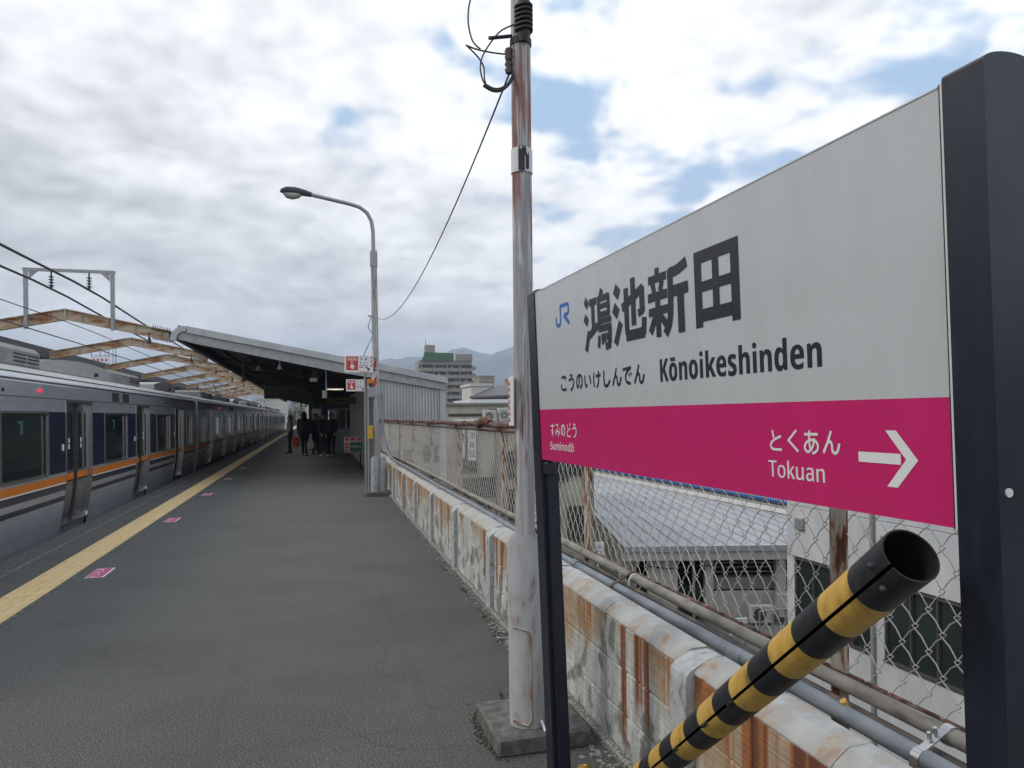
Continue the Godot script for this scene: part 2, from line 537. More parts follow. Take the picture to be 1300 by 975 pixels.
	nmat("air_unit", 64, 0.02, [[0.2, 0.20, 0.20, 0.19], [0.6, 0.25, 0.25, 0.235], [0.9, 0.29, 0.29, 0.275]], Vector3(0.2, 0.9, 0.2), 0.6)
	flat("rubber", 0.012, 0.012, 0.014, 0.7)
	flat("under_train", 0.02, 0.02, 0.022, 0.8)
	flat("train_inside", 0.22, 0.24, 0.23, 0.7)
	flat("seat_green", 0.03, 0.09, 0.07, 0.9)
	flat("teal_print", 0.02, 0.11, 0.10, 0.6)
	var g := flat("train_glass", 0.020, 0.032, 0.030, 0.06)
	g.transparency = BaseMaterial3D.TRANSPARENCY_ALPHA
	g.albedo_color.a = 0.62
	var rl := flat("signal_red", 0.7, 0.02, 0.06, 0.3)
	rl.emission_enabled = true
	rl.emission = Color(1.0, 0.05, 0.15)
	rl.emission_energy_multiplier = 0.9
	# buildings
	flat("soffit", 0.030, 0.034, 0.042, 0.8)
	nmat("fascia", 66, 0.01, [[0.2, 0.38, 0.395, 0.40], [0.8, 0.46, 0.475, 0.48]], Vector3(0.3, 0.3, 0.3), 0.55)
	flat("dark_steel", 0.05, 0.055, 0.062, 0.7)
	nmat("siding", 67, 0.012, [[0.2, 0.38, 0.39, 0.375], [0.8, 0.47, 0.48, 0.46]], Vector3(0.3, 0.15, 0.3), 0.6)
	nmat("beige_panel", 68, 0.015, [[0.2, 0.24, 0.235, 0.21], [0.8, 0.34, 0.33, 0.295]], Vector3(0.5, 0.2, 0.5), 0.8)
	nmat("cream_wall", 69, 0.012, [[0.15, 0.27, 0.245, 0.18], [0.5, 0.40, 0.365, 0.28], [0.9, 0.46, 0.43, 0.34]], Vector3(0.3, 0.12, 0.3), 0.85)
	nmat("pale_panel", 70, 0.01, [[0.2, 0.47, 0.485, 0.50], [0.8, 0.56, 0.575, 0.59]], Vector3(0.2, 0.1, 0.2), 0.6)
	nmat("roof_lilac", 71, 0.01, [[0.2, 0.31, 0.315, 0.335], [0.8, 0.35, 0.355, 0.375]], Vector3(0.1, 0.1, 0.1), 0.75)
	nmat("shop_beige", 72, 0.015, [[0.2, 0.40, 0.385, 0.34], [0.8, 0.50, 0.485, 0.43]], Vector3(0.4, 0.2, 0.4), 0.8)
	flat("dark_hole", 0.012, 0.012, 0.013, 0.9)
	var wg := flat("dark_glass", 0.020, 0.028, 0.027, 0.08)
	wg.metallic_specular = 0.6
	flat("frame_bronze", 0.07, 0.065, 0.055, 0.5)
	flat("blue_net", 0.04, 0.14, 0.42, 0.7)
	nmat("apartment_brown", 73, 0.02, [[0.2, 0.22, 0.20, 0.165], [0.8, 0.30, 0.275, 0.235]], Vector3(0.1, 0.1, 0.1), 0.85)
	flat("apartment_back", 0.055, 0.052, 0.050, 0.6)
	flat("green_roof", 0.05, 0.13, 0.065, 0.8)
	flat("tile_grey", 0.10, 0.095, 0.105, 0.6)
	flat("house_white", 0.52, 0.51, 0.47, 0.8)
	flat("house_tan", 0.30, 0.20, 0.125, 0.85)
	flat("house_grey", 0.26, 0.26, 0.255, 0.85)
	flat("ac_body", 0.44, 0.43, 0.39, 0.6)
	nmat("hill", 74, 0.012, [[0.25, 0.05, 0.06, 0.045], [0.5, 0.10, 0.085, 0.06], [0.75, 0.22, 0.16, 0.12]], Vector3(0.0016, 0.0016, 0.0016), 0.95)
	nmat("bark", 75, 0.05, [[0.2, 0.04, 0.03, 0.022], [0.8, 0.09, 0.07, 0.05]], Vector3(1, 0.3, 1), 0.9)
	flat("kiosk_green", 0.012, 0.12, 0.045, 0.5)
	flat("board_olive", 0.16, 0.17, 0.035, 0.6)
	var tl := flat("tube_light", 0.9, 0.85, 0.75, 0.4)
	tl.emission_enabled = true
	tl.emission = Color(1.0, 0.92, 0.85)
	tl.emission_energy_multiplier = 0.55
	var sk := flat("figure", 1, 1, 1, 0.85)
	sk.vertex_color_use_as_albedo = true
	flat("bag_red", 0.55, 0.075, 0.03, 0.7)
	var wb := flat("bag_white", 0.55, 0.55, 0.57, 0.6)
	wb.backlight_enabled = true
	wb.backlight = Color(0.3, 0.3, 0.3)
	for i in 3:
		var lf := flat("leaf%d" % i, [0.045, 0.07, 0.10][i], [0.075, 0.095, 0.12][i], [0.022, 0.03, 0.03][i], 0.8)
		lf.backlight_enabled = true
		lf.backlight = Color(0.2, 0.25, 0.1)
	# textures worked out pixel by pixel
	var wm := flat("stained_block", 1, 1, 1, 0.9)
	wm.albedo_texture = ImageTexture.create_from_image(stain_image())
	wm.heightmap_enabled = true
	wm.heightmap_scale = 0.25
	wm.heightmap_texture = ntex(88, 0.06, [], 512)
	var pm := flat("pole_paint", 1, 1, 1, 0.72)
	pm.albedo_texture = ImageTexture.create_from_image(pole_image(5, true))
	var p2 := flat("pole_paint_far", 1, 1, 1, 0.72)
	p2.albedo_texture = ImageTexture.create_from_image(pole_image(9, false))
	var ts := flat("hazard_tape", 1, 1, 1, 0.6)
	var im := Image.create(64, 128, false, Image.FORMAT_RGB8)
	for y in 128:
		for x in 64:
			var k := fposmod(y / 128.0 * 3.0 + x / 64.0 * 2.0, 1.0)
			im.set_pixel(x, y, lin(0.42, 0.05, 0.045) if k < 0.5 else lin(0.58, 0.56, 0.53))
	ts.albedo_texture = ImageTexture.create_from_image(im)

func stain_image() -> Image:            # painted blocks: flaking white, ochre bleed from the top, rust runs of many lengths
	var W := 2048
	var H := 256
	var im := Image.create(W, H, false, Image.FORMAT_RGB8)
	var col := noise(101, 0.028, 3)
	var len_ := noise(102, 0.011, 3)
	var gr := noise(103, 0.05, 4)
	var fl := noise(104, 0.018, 5)
	var och := noise(105, 0.006, 3)
	for x in W:
		var s := col.get_noise_2d(x, 0.0) + 0.45 * col.get_noise_2d(x * 3.1, 50.0)
		var L := clampf(0.58 + 0.85 * len_.get_noise_2d(x, 9.0), 0.12, 1.1)
		var oc := clampf(0.40 + 0.7 * och.get_noise_2d(x, 3.0), 0.12, 0.85)
		for y in H:
			var ty := y / float(H)
			var g := gr.get_noise_2d(x * 1.0, y * 0.8)
			var f := fl.get_noise_2d(x * 1.3, y * 0.55)
			var drip := gr.get_noise_2d(x * 1.6 + 900.0, y * 0.09)
			var base := Color(0.40, 0.405, 0.375)
			base = base.lerp(Color(0.56, 0.58, 0.57), smoothstep(-0.05, 0.32, drip + 0.3 * f))
			base = base.lerp(Color(0.13, 0.13, 0.115), smoothstep(0.06, 0.36, f + 0.22 * (ty - 0.5) + 0.22 * drip + 0.18 * g) * 0.85)
			var heavy := exp(-pow((x - 600.0) / 105.0, 2.0)) + 0.5 * exp(-pow((x - 1020.0) / 45.0, 2.0)) + 0.45 * exp(-pow((x - 330.0) / 40.0, 2.0))
			var o := smoothstep(0.0, 0.20, oc + 0.5 * heavy - ty * 1.3 + 0.26 * drip + 0.1 * g) * 0.72
			base = base.lerp(Color(0.33, 0.20, 0.085), o)
			var r := smoothstep(0.10, 0.30, s + 0.08 * g + 0.35 * heavy) * smoothstep(0.0, 0.30, L + 0.3 * heavy - ty + 0.12 * g + 0.12 * drip)
			base = base.lerp(Color(0.29, 0.098, 0.030), r * 0.88)
			var dk := smoothstep(0.32, 0.50, s + 0.08 * g + 0.2 * heavy) * smoothstep(0.0, 0.25, L * 1.05 - ty + 0.1 * drip)
			base = base.lerp(Color(0.095, 0.030, 0.016), dk * 0.8)
			base = base * (1.0 + 0.22 * g)
			im.set_pixel(x, y, lin(base.r, base.g, base.b))
	return im

func pole_image(seed_: int, heavy: bool) -> Image:
	var W := 256
	var H := 1024
	var im := Image.create(W, H, false, Image.FORMAT_RGB8)
	var p := noise(200 + seed_, 0.02, 5)
	var q := noise(300 + seed_, 0.05, 4)
	for y in H:
		for x in W:
			var a := TAU * x / W
			var cx := cos(a) * 40.0
			var cz := sin(a) * 40.0
			var n1 := p.get_noise_3d(cx, y * 0.22, cz)
			var n2 := q.get_noise_3d(cx, y * 0.5, cz)
			var big := p.get_noise_2d(y * 0.12, 77.0)
			var b := Color(0.29, 0.285, 0.29) * (1.0 + 0.25 * n2)
			b = b.lerp(Color(0.46, 0.455, 0.46), smoothstep(0.0, 0.4, q.get_noise_3d(cx * 1.5, y * 0.08, cz * 1.5)) * 0.6)
			var r := smoothstep(0.10, 0.30, n1 + 0.30 * big + 0.2 * n2 + 0.12 * cos(a - 0.6) + (0.10 * smoothstep(0.25, 0.9, y / float(H)) + 0.03 if heavy else -0.14))
			b = b.lerp(Color(0.25, 0.105, 0.08), r * 0.85)
			b = b.lerp(Color(0.52, 0.515, 0.51), smoothstep(0.18, 0.34, q.get_noise_3d(cx * 0.7 + 300.0, y * 0.12, cz * 0.7) + 0.15 * n2) * 0.75)
			b = b.lerp(Color(0.07, 0.035, 0.03), smoothstep(0.36, 0.5, n1 + 0.2 * n2) * 0.7)
			im.set_pixel(x, y, lin(b.r, b.g, b.b))
	return im

# ---------------------------------------------------------------- ground, viaduct, platform
func ground_and_platform() -> void:
	var m := M.new()
	m.quad(Vector3(-7000, -6, 600), Vector3(7000, -6, 600), Vector3(7000, -6, -7000), Vector3(-7000, -6, -7000), Vector3.UP)
	struct("ground", m, mt.town_ground)
	m = M.new()
	m.box2(Vector3(2.6, -6.2, 30), Vector3(10.6, -5.98, -23))
	struct("road", m, mt.road)
	m = M.new()
	m.box2(Vector3(-16, -6.0, 40), Vector3(1.72, -1.30, -160))
	struct("viaduct", m, mt.concrete)
	m = M.new()
	m.box2(Vector3(-3.0, -1.3, 12), Vector3(1.75, -0.006, -150))
	m.box2(Vector3(-3.28, -0.5, 12), Vector3(-3.0, -0.006, -150))
	var pf := struct("platform", m, mt.concrete)
	# asphalt sheet with a slightly uneven surface
	m = M.new()
	m.box2(Vector3(-2.97, -0.006, 12), Vector3(1.50, 0.0, -150))
	struct("asphalt_surface", m, mt.asphalt, pf)
	# hairline cracks
	for i in 16:
		m = M.new()
		var p := Vector3(rng.randf_range(-1.9, 1.0), 0, [-2.6, -3.3, -4.2, -5.0, -6.2, -7.6, -9.0, -11.0][i % 8] - rng.randf() * 0.8)
		var ang := rng.randf_range(-0.5, 0.5) + (0.0 if i % 3 else 1.2)
		for k in rng.randi_range(9, 18):
			var q := p + Vector3(cos(ang), 0, sin(ang)) * rng.randf_range(0.04, 0.10)
			var w := Vector3(-sin(ang), 0, cos(ang)) * rng.randf_range(0.0007, 0.0018)
			m.quad(p - w + Vector3(0, 0.0008, 0), q - w + Vector3(0, 0.0008, 0), q + w + Vector3(0, 0.0008, 0), p + w + Vector3(0, 0.0008, 0), Vector3.UP)
			p = q
			ang += rng.randfn(0, 0.45)
		struct("crack", m, mt.tar, pf)
	# grooved edge slabs
	for i in 40:
		m = M.new()
		var z := -4.0 - i * 0.9
		m.cbox(Vector3(-3.14, -0.012, z - 0.45), Vector3(0.31, 0.022, 0.892), 0.003)
		for k in 6:
			m.box(Vector3(-3.27 + 0.045 * k, 0.001, z - 0.45), Vector3(0.022, 0.006, 0.88))
		struct("edge_slab", m, mt.edge_concrete, pf)
	m = M.new()
	m.box2(Vector3(-3.29, -0.022, -40), Vector3(-2.985, 0.001, -150))
	struct("edge_slab", m, mt.edge_concrete, pf)
	m = M.new()
	m.box2(Vector3(-2.982, -0.004, 6), Vector3(-2.970, 0.004, -150))
	struct("edge_line", m, mt.concrete, pf)
	m = M.new()
	m.box2(Vector3(-2.295, -0.004, 6), Vector3(-2.255, 0.004, -150))
	struct("edge_trim", m, mt.edge_concrete, pf)
	# tactile tiles
	var strip := Node3D.new()
	strip.name = "tactile_paving"
	add_child(strip)
	strip.set_meta("kind", "structure")
	var tile := M.new()
	tile.cbox(Vector3(0, 0.002, 0), Vector3(0.322, 0.012, 0.318), 0.002)
	for k in 4:
		tile.cbox(Vector3(-0.12 + 0.08 * k, 0.0105, 0), Vector3(0.034, 0.006, 0.285), 0.0025)
	var tm := tile.mesh()
	for i in 110:
		var o := obj("tile", tm, mt["tactile%d" % [rng.randi() % 3]], strip)
		o.position = Vector3(-2.458 + rng.randf_range(-0.002, 0.002), rng.randf_range(-0.0008, 0.0008), -4.2 - i * 0.322)
	m = M.new()
	m.box2(Vector3(-2.619, -0.004, -39.45), Vector3(-2.297, 0.008, -150))
	stuff(obj("tile_run", m, mt.tactile1, strip))
	# stickers on the floor
	var zs := [-8.22, -12.16, -16.0, -19.9, -24.0]
	for i in zs.size():
		var s := thing("floor_sticker", ["nearest pink queue sticker with white border on the asphalt beside the yellow paving", "second pink queue sticker along the yellow paving, beyond the nearest one", "third pink queue sticker along the yellow paving, just outside the roof's shade", "small pink queue sticker by the yellow paving near the start of the roof", "farthest pink queue sticker, on the shaded asphalt under the roof"][i], "sticker", Vector3(-2.06, 0, zs[i]), 0, "pink queue stickers along the yellow paving")
		m = M.new()
		m.box2(Vector3(-0.095, 0.001, -0.235), Vector3(0.075, 0.0025, 0.235))
		obj("border", m, mt.plate_white, s)
		m = M.new()
		m.box2(Vector3(-0.088, 0.0025, -0.222), Vector3(0.058, 0.0035, 0.222))
		var pk = mt.get("sticker_pink", null)
		if pk == null:
			pk = nmat("sticker_pink", 91, 0.05, [[0.2, 0.33, 0.06, 0.13], [0.7, 0.52, 0.07, 0.20], [0.9, 0.45, 0.25, 0.30]], Vector3(3, 3, 3), 0.8)
		obj("print", m, pk, s)
		m = M.new()
		for k in 5:
			m.box(Vector3(-0.045, 0.0042, -0.17 + 0.085 * k), Vector3(0.055, 0.001, 0.010))
			m.box(Vector3(-0.02 + 0.02 * (k % 2), 0.0045, -0.148 + 0.085 * k), Vector3(0.010, 0.001, 0.035))
		stuff(obj("lettering", m, mt.plate_white, s))
	# moss and grit along the foot of the wall
	m = M.new()
	for i in 900:
		var z := -1.2 - 14.0 * rng.randf() * rng.randf()
		var x := wall_x(z) - 0.03 - absf(rng.randfn(0, 0.035)) - (0.06 * rng.randf() if z > -5.0 else 0.0)
		var r := rng.randf_range(0.004, 0.018)
		m.cbox(Vector3(x, r * 0.18, z), Vector3(r * 1.6, r * 0.6, r * 1.8), r * 0.2)
	stuff(struct("grit", m, mt.grit))
	m = M.new()
	var spots := [Vector3(0.78, 0, -3.45), Vector3(0.80, 0, -3.25), Vector3(0.79, 0, -3.62), Vector3(1.24, 0, -5.0), Vector3(1.27, 0, -5.5), Vector3(1.22, 0, -3.9), Vector3(1.28, 0, -6.4), Vector3(1.0, 0, -3.85), Vector3(1.28, 0, -7.3)]
	for s in spots:
		for i in 45:
			var r := rng.randf_range(0.002, 0.0075)
			m.cbox(s + Vector3(rng.randfn(0, 0.016), r * 0.2, rng.randfn(0, 0.08)), Vector3(r * 2, r * 1.2, r * 2), r * 0.4)
	stuff(struct("moss", m, mt.moss))

func wall_x(z: float) -> float:
	return 1.297 - z * 0.0122

# ---------------------------------------------------------------- the concrete block wall beside the platform
func block_wall() -> void:
	var w := thing("block_wall", "low rust stained white concrete block wall with posts along the platform edge", "wall", Vector3.ZERO)
	var pitch := 1.6
	var start := 0.75
	for k in 12:
		var z := start - pitch * k
		var nx := Vector3(0.0122, 0, -1).normalized()          # away from the camera along the wall
		var r := nx.cross(Vector3.UP).normalized()             # towards +x
		var fr := Transform3D(Basis(r, Vector3.UP, -nx), Vector3(wall_x(z), 0, z))    # local: +x outward, -z along the wall
		var off := 0.13 + k * pitch
		# four blocks per course, three courses, then the coping blocks with a sloping front
		for row in 4:
			for b in 4:
				var m := M.new()
				m.t = fr
				m.ua = Vector3(0, 0, -1.0 / 10.3)
				m.va = Vector3(0, -1.0 / 0.72, 0)
				m.uo = Vector2(off / 10.3, 0.665 / 0.72)
				var z0 := 0.062 + b * (pitch - 0.124) / 4.0
				var len_ := (pitch - 0.124) / 4.0
				var j := rng.randf_range(-0.002, 0.002)
				if row < 3:
					m.cbox(Vector3(0.06 + j, 0.005 + 0.2 * row + 0.1, -z0 - len_ / 2), Vector3(0.12, 0.1955, len_ - 0.0035), 0.006)
				else:
					m.prism([Vector2(j, 0.604), Vector2(j, 0.610), Vector2(0.010 + j, 0.622), Vector2(0.052 + j, 0.653), Vector2(0.062 + j, 0.657), Vector2(0.125, 0.659), Vector2(0.125, 0.604)], -z0 - 0.0012, -z0 - len_ + 0.0012)
				obj("block" if row < 3 else "coping_block", m, mt.stained_block if row < 3 else mt.coping_paint, w)
	for k in 13:
		var z := start - pitch * k
		var m := M.new()
		m.t = Transform3D(Basis(Vector3.UP, 0.0122), Vector3(wall_x(z), 0, z))
		m.prism([Vector2(-0.035, 0), Vector2(-0.035, 0.575), Vector2(-0.030, 0.598), Vector2(-0.012, 0.618), Vector2(0.050, 0.648), Vector2(0.128, 0.652), Vector2(0.128, 0)], -0.06, 0.06)
		obj("post", m, mt.white_paint, w)
	# rubble footing strip
	var ft := M.new()
	for i in 70:
		var z := -0.2 - i * 0.26
		ft.cbox(Vector3(wall_x(z) - 0.012 + rng.randf_range(-0.006, 0.006), 0.012, z), Vector3(0.05, 0.05 + rng.randf_range(-0.015, 0.012), 0.262), 0.012)
	obj("footing", ft, mt.grit, w)

# ---------------------------------------------------------------- chain link fence
func chain_fence() -> void:
	var f := thing("chain_link_fence", "beige chain link fence on rusty posts behind the block wall", "fence", Vector3(1.66, 0, 0))
	var m := M.new()
	var dw := 0.0475
	var dh := 0.0595
	var n := 12
	for i in 402:
		var z := -0.2 - i * dw
		var pts := []
		for j in n + 1:
			var right := (i + j) % 2 == 0
			var zz := z - dw / 2 + (0.5 if right else -0.5) * (dw + 0.009)
			var y := 0.70 + j * dh
			var s := 1.0 if right else -1.0
			pts.append(Vector3(0.004 * s, y - 0.007, zz - s * 0.004))
			pts.append(Vector3(0.007 * s, y, zz))
			pts.append(Vector3(-0.004 * s, y + 0.005, zz - s * 0.004))
			pts.append(Vector3(-0.004 * s, y + dh * 0.5 + 0.004, zz - s * dw * 0.54))
		m.tube(pts, 0.0020, 4, false)
	var wire := obj("wire_mesh", m, mt.chain_wire, f)
	stuff(wire)
	# posts: angle iron
	for z in [0.1, -2.03, -4.31, -6.42, -8.5, -10.6, -12.5, -14.4, -16.4, -18.3]:
		m = M.new()
		m.box2(Vector3(-0.006, -0.1, z - 0.04), Vector3(0.0, 1.44, z + 0.04))
		m.box2(Vector3(0.0, -0.1, z - 0.04), Vector3(0.06, 1.44, z - 0.034))
		obj("post", m, mt.rusty_post, f)
		m = M.new()
		m.box2(Vector3(-0.05, 1.40, z - 0.03), Vector3(0.03, 1.435, z + 0.03))
		obj("bracket", m, mt.rusty_rail, f)
		m = M.new()
		m.cbox(Vector3(-0.02, 0.17, z), Vector3(0.2, 0.56, 0.24), 0.02)
		obj("pier", m, mt.concrete, f)
	m = M.new()
	var rr := []
	for i in 40:
		rr.append(Vector3(-0.03, 1.462 + 0.004 * sin(i * 1.7), 0.3 - i * 0.49))
	m.tube(rr, 0.026, 8)
	obj("top_rail", m, mt.rusty_rail, f)
	m = M.new()
	m.tube([Vector3(-0.015, 1.405, 0.3), Vector3(-0.015, 1.405, -18.8)], 0.012, 6)
	obj("stretcher_rail", m, mt.rusty_rail, f)
	m = M.new()
	m.tube([Vector3(0.0, 0.70, 0.3), Vector3(0.0, 0.70, -18.8)], 0.010, 6)
	obj("bottom_rail", m, mt.rusty_rail, f)
	# joint sleeves on the rail
	for i in 8:
		m = M.new()
		m.tube([Vector3(-0.03, 1.462, -1.3 - i * 2.2), Vector3(-0.03, 1.462, -1.42 - i * 2.2)], 0.032, 8)
		obj("sleeve", m, mt.rusty_rail, f)
	# wrapped rag at the rail
	m = M.new()
	var pts := []
	for i in 9:
		pts.append(Vector3(-0.035 + 0.01 * sin(i), 1.478 + 0.02 * sin(i * 0.8), -6.75 - i * 0.08))
	m.tube(pts, [0.03, 0.045, 0.05, 0.052, 0.05, 0.045, 0.04, 0.035, 0.028], 8)
	solo("rag", m, mt.rusty_rail, "dark torn tarp wrapped around the fence's rusty top rail", "rag").position.x = 1.66

# ---------------------------------------------------------------- pipes between wall and fence
func pipes() -> void:
	var P := [
		["tan_pipe", 1.615, 0.695, 0.024, "pipe_tan", "tan steel pipe, topmost of the pipes above the block wall"],
		["thin_dark_pipe", 1.575, 0.655, 0.013, "pipe_dark", "thin brown pipe running just under the tan pipe"],
		["rubber_cable", 1.555, 0.628, 0.014, "grey_cable", "dark rubber cable running between the brown and the blue grey pipe"],
		["blue_grey_pipe", 1.525, 0.645, 0.027, "pipe_blue", "thick blue grey pipe nearest to the block wall"],
	]
	for q in P:
		var m := M.new()
		var pts := []
		var zz := 0.4
		while zz > -13.6:
			pts.append(Vector3(q[1], q[2] + 0.004 * sin(zz * 1.3 + q[1] * 40.0) + maxf(0, -zz - 4) * 0.005, zz))
			zz -= 0.5
		if q[0] == "blue_grey_pipe" or q[0] == "rubber_cable":      # sweeps up the lamp post
			pts.append(Vector3(q[1] - 0.08, 0.75, -14.0))
			pts.append(Vector3(q[1] - 0.14, 0.90, -14.3))
			pts.append(Vector3(1.33 + 0.03 * (q[1] - 1.5), 1.3, -14.45))
			pts.append(Vector3(1.32, 2.0, -14.5))
		m.tube(pts, q[3], 10)
		var o := thing(q[0], q[5], "pipe", Vector3.ZERO, 0, "pipes along the block wall")
		obj("tube", m, mt[q[4]], o)
		if q[0] == "blue_grey_pipe":
			for i in 7:
				m = M.new()
				m.tube([Vector3(q[1], q[2], -0.62 - i * 1.75), Vector3(q[1], q[2], -0.70 - i * 1.75)], 0.031, 10)
				obj("coupling", m, mt.pipe_blue, o)
	# saddles that hold the pipes
	var zs := [-1.56, -3.55, -5.2, -6.7, -8.4, -10.2]
	for i in zs.size():
		var z: float = zs[i]
		var c := thing("pipe_clamp", ["bright steel clamp round the pipes nearest the sign's near post", "clamp with a white tie round the pipes beside the sign's far post", "clamp on the pipes just past the foreground pole", "clamp on the pipes, first one left of the foreground pole's sleeve", "clamp on the pipes above the fourth wall post", "farthest clamp on the pipes, near the lamp post"][i], "clamp", Vector3(0, 0, z), 0, "clamps on the pipes")
		var m := M.new()
		var st: Material = mt.steel if i == 0 else mt.pipe_dark
		m.tube([Vector3(1.615, 0.695, 0.014), Vector3(1.615, 0.695, -0.014)], 0.0275, 12)
		obj("ring", m, st, c)
		m = M.new()
		m.tube([Vector3(1.525, 0.645, 0.014), Vector3(1.525, 0.645, -0.014)], 0.0305, 12)
		obj("ring", m, st, c)
		m = M.new()
		m.bar(Vector3(1.603, 0.716, 0), Vector3(1.497, 0.655, 0), 0.026, 0.004, Vector3(-0.5, 1, 0))
		m.box2(Vector3(1.494, 0.56, -0.013), Vector3(1.498, 0.655, 0.013))
		obj("strap", m, st, c)
		m = M.new()
		m.tube([Vector3(1.55, 0.69, 0), Vector3(1.545, 0.712, 0)], 0.006, 6)
		m.tube([Vector3(1.57, 0.70, 0), Vector3(1.565, 0.722, 0)], 0.006, 6)
		obj("bolt", m, mt.steel, c)
		if i == 1:
			m = M.new()
			var pts := []
			for k in 13:
				pts.append(Vector3(1.60 + 0.036 * cos(k * TAU / 12), 0.68 + 0.045 * sin(k * TAU / 12), 0.07))
			m.tube(pts, 0.0035, 6, false)
			obj("white_tie", m, mt.plate_white, c)
	var m := M.new()
	m.tube([Vector3(1.555, 0.645, -1.86), Vector3(1.535, 0.675, -1.86)], 0.008, 8)
	m.tube([Vector3(1.535, 0.675, -1.86), Vector3(1.528, 0.685, -1.86)], 0.011, 8)
	solo("yellow_plug", m, mt.tape_yellow, "small yellow plug on the dark cable beside the striped tube", "plug")

# ---------------------------------------------------------------- station name sign
func sign_frame() -> Transform3D:
	var ub := Vector3(0.0268, 0, 0.99964).normalized()
	var le := deg_to_rad(2.0)
	var up := Vector3(-sin(le), cos(le), 0)
	up = (up - ub * up.dot(ub)).normalized()
	return Transform3D(Basis(ub, up, ub.cross(up)), Vector3(0.8919, 1.3714, -2.8145))

func station_sign() -> void:
	var fr := sign_frame()
	var s := Node3D.new()
	s.name = numbered("station_sign")
	add_child(s)
	s.transform = fr
	tag(s, "large station name sign, grey white above magenta, on two dark navy posts", "sign")
	var L := 1.915
	var m := M.new()
	m.box2(Vector3(0, 0.2, -0.03), Vector3(L, 0.668, 0))
	obj("name_panel", m, mt.sign_white, s)
	m = M.new()
	m.box2(Vector3(0, 0.0, -0.03), Vector3(L, 0.2, 0.0))
	obj("direction_panel", m, mt.sign_pink, s)
	m = M.new()
	m.box2(Vector3(L + 0.002, -0.002, -0.034), Vector3(L + 0.006, 0.672, 0.002))
	obj("edge_strip", m, mt.inner_black, s)
	m = M.new()
	m.box2(Vector3(L + 0.006, -0.002, -0.034), Vector3(L + 0.0165, 0.672, 0.004))
	obj("edge_strip", m, mt.white_edge, s)
	m = M.new()
	m.box2(Vector3(0.0, 0.668, -0.032), Vector3(L, 0.6705, 0.0015))
	obj("edge_strip", m, mt.white_edge, s)
	# near post: a flat post with an arched top; far post the same, narrower in view
	for k in 2:
		var x0: float = [L + 0.017, -0.085][k]
		var x1: float = [L + 0.086, -0.001][k]
		m = M.new()
		var arch := []
		var hz := 0.046
		arch.append(Vector2(0.012, -1.62))
		for i in 13:
			var a := PI * i / 12.0
			arch.append(Vector2(-0.034 + hz * cos(a), 0.672 + 0.014 * sin(a)))
		arch.append(Vector2(-0.08, -1.62))
		var old := m.t
		m.t = Transform3D(Basis(Vector3(0, 0, 1), Vector3.UP, Vector3(-1, 0, 0)), Vector3.ZERO)   # prism z runs along -x
		if k == 0:
			m.prism(arch, -x0, -x1)
		else:
			var low := []
			for p in arch:
				low.append(Vector2(p.x * 0.8 - 0.004, minf(p.y, 0.69)))
			m.prism(low, -x0, -x1)
		m.t = old
		var post := obj("post", m, mt.navy_post, s)
		if k == 0:
			m = M.new()
			m.tube([Vector3(x1, 0.062, -0.005), Vector3(x1 + 0.0025, 0.062, -0.005)], 0.0065, 14)
			obj("screw", m, mt.plate_white, post)
		else:
			# inner rail below the panel with a clamp
			m = M.new()
			m.box2(Vector3(0.0, -1.62, -0.05), Vector3(0.03, -0.002, -0.012))
			obj("rail", m, mt.navy_post, post)
			m = M.new()
			m.cbox(Vector3(0.03, -0.035, -0.02), Vector3(0.05, 0.05, 0.04), 0.004)
			obj("clamp", m, mt.navy_post, post)
	# name
	var z := 0.0006
	var kx := [503.0, 729.0, 957.0, 1200.0]
	var kw := [218.0, 218.0, 220.0, 192.0]
	for i in 4:
		m = M.new()
		glyph(m, "鴻池新田"[i], kx[i] / 1000.0, 0.386, kw[i] / 1000.0, 0.190, z)
		obj("kanji_lettering", m, mt.ink, s)
	word_on(s, "こうのいけしんでん", 0.245, 0.264, 0.678, 0.060, z, 1.3, 0.06, mt.ink)
	latin_on(s, "Kōnoikeshinden", 1.012, 0.265, 0.628, 0.0605, z, mt.ink, "latin_lettering", true)
	word_on(s, "すみのどう", 0.112, 0.096, 0.285, 0.052, z, 1.0, 0.06, mt.ink_white)
	latin_on(s, "Suminodō", 0.110, 0.045, 0.245, 0.030, z, mt.ink_white, "latin_lettering")
	word_on(s, "とくあん", 1.466, 0.099, 0.217, 0.0475, z, 1.05, 0.08, mt.ink_white)
	latin_on(s, "Tokuan", 1.467, 0.045, 0.169, 0.034, z, mt.ink_white, "latin_lettering")
	m = M.new()   # arrow
	m.quad(Vector3(1.724, 0.1085, z), Vector3(1.818, 0.1085, z), Vector3(1.818, 0.0905, z), Vector3(1.724, 0.0905, z), Vector3(0, 0, 1))
	var zt := z + 0.0001
	m.quad(Vector3(1.787, 0.147, zt), Vector3(1.810, 0.147, zt), Vector3(1.853, 0.0995, zt), Vector3(1.829, 0.0995, zt), Vector3(0, 0, 1))
	m.quad(Vector3(1.787, 0.052, zt), Vector3(1.810, 0.052, zt), Vector3(1.853, 0.0995, zt), Vector3(1.829, 0.0995, zt), Vector3(0, 0, 1))
	obj("arrow", m, mt.ink_white, s)
	m = M.new()   # blue railway mark
	var cv := func(a: Array) -> Array:
		var o := []
		for q in a: o.append(Vector2(0.225 + q[0] * 0.145, 0.503 + q[1] * 0.077))
		return o
	m.strip(cv.call([[0.05, 0.46], [0.05, 0.22], [0.10, 0.08], [0.20, 0.04], [0.31, 0.09], [0.36, 0.22], [0.36, 0.90], [0.40, 0.93], [0.82, 0.93], [0.91, 0.86], [0.92, 0.56], [0.84, 0.47], [0.62, 0.46]]), 0.0135, z)
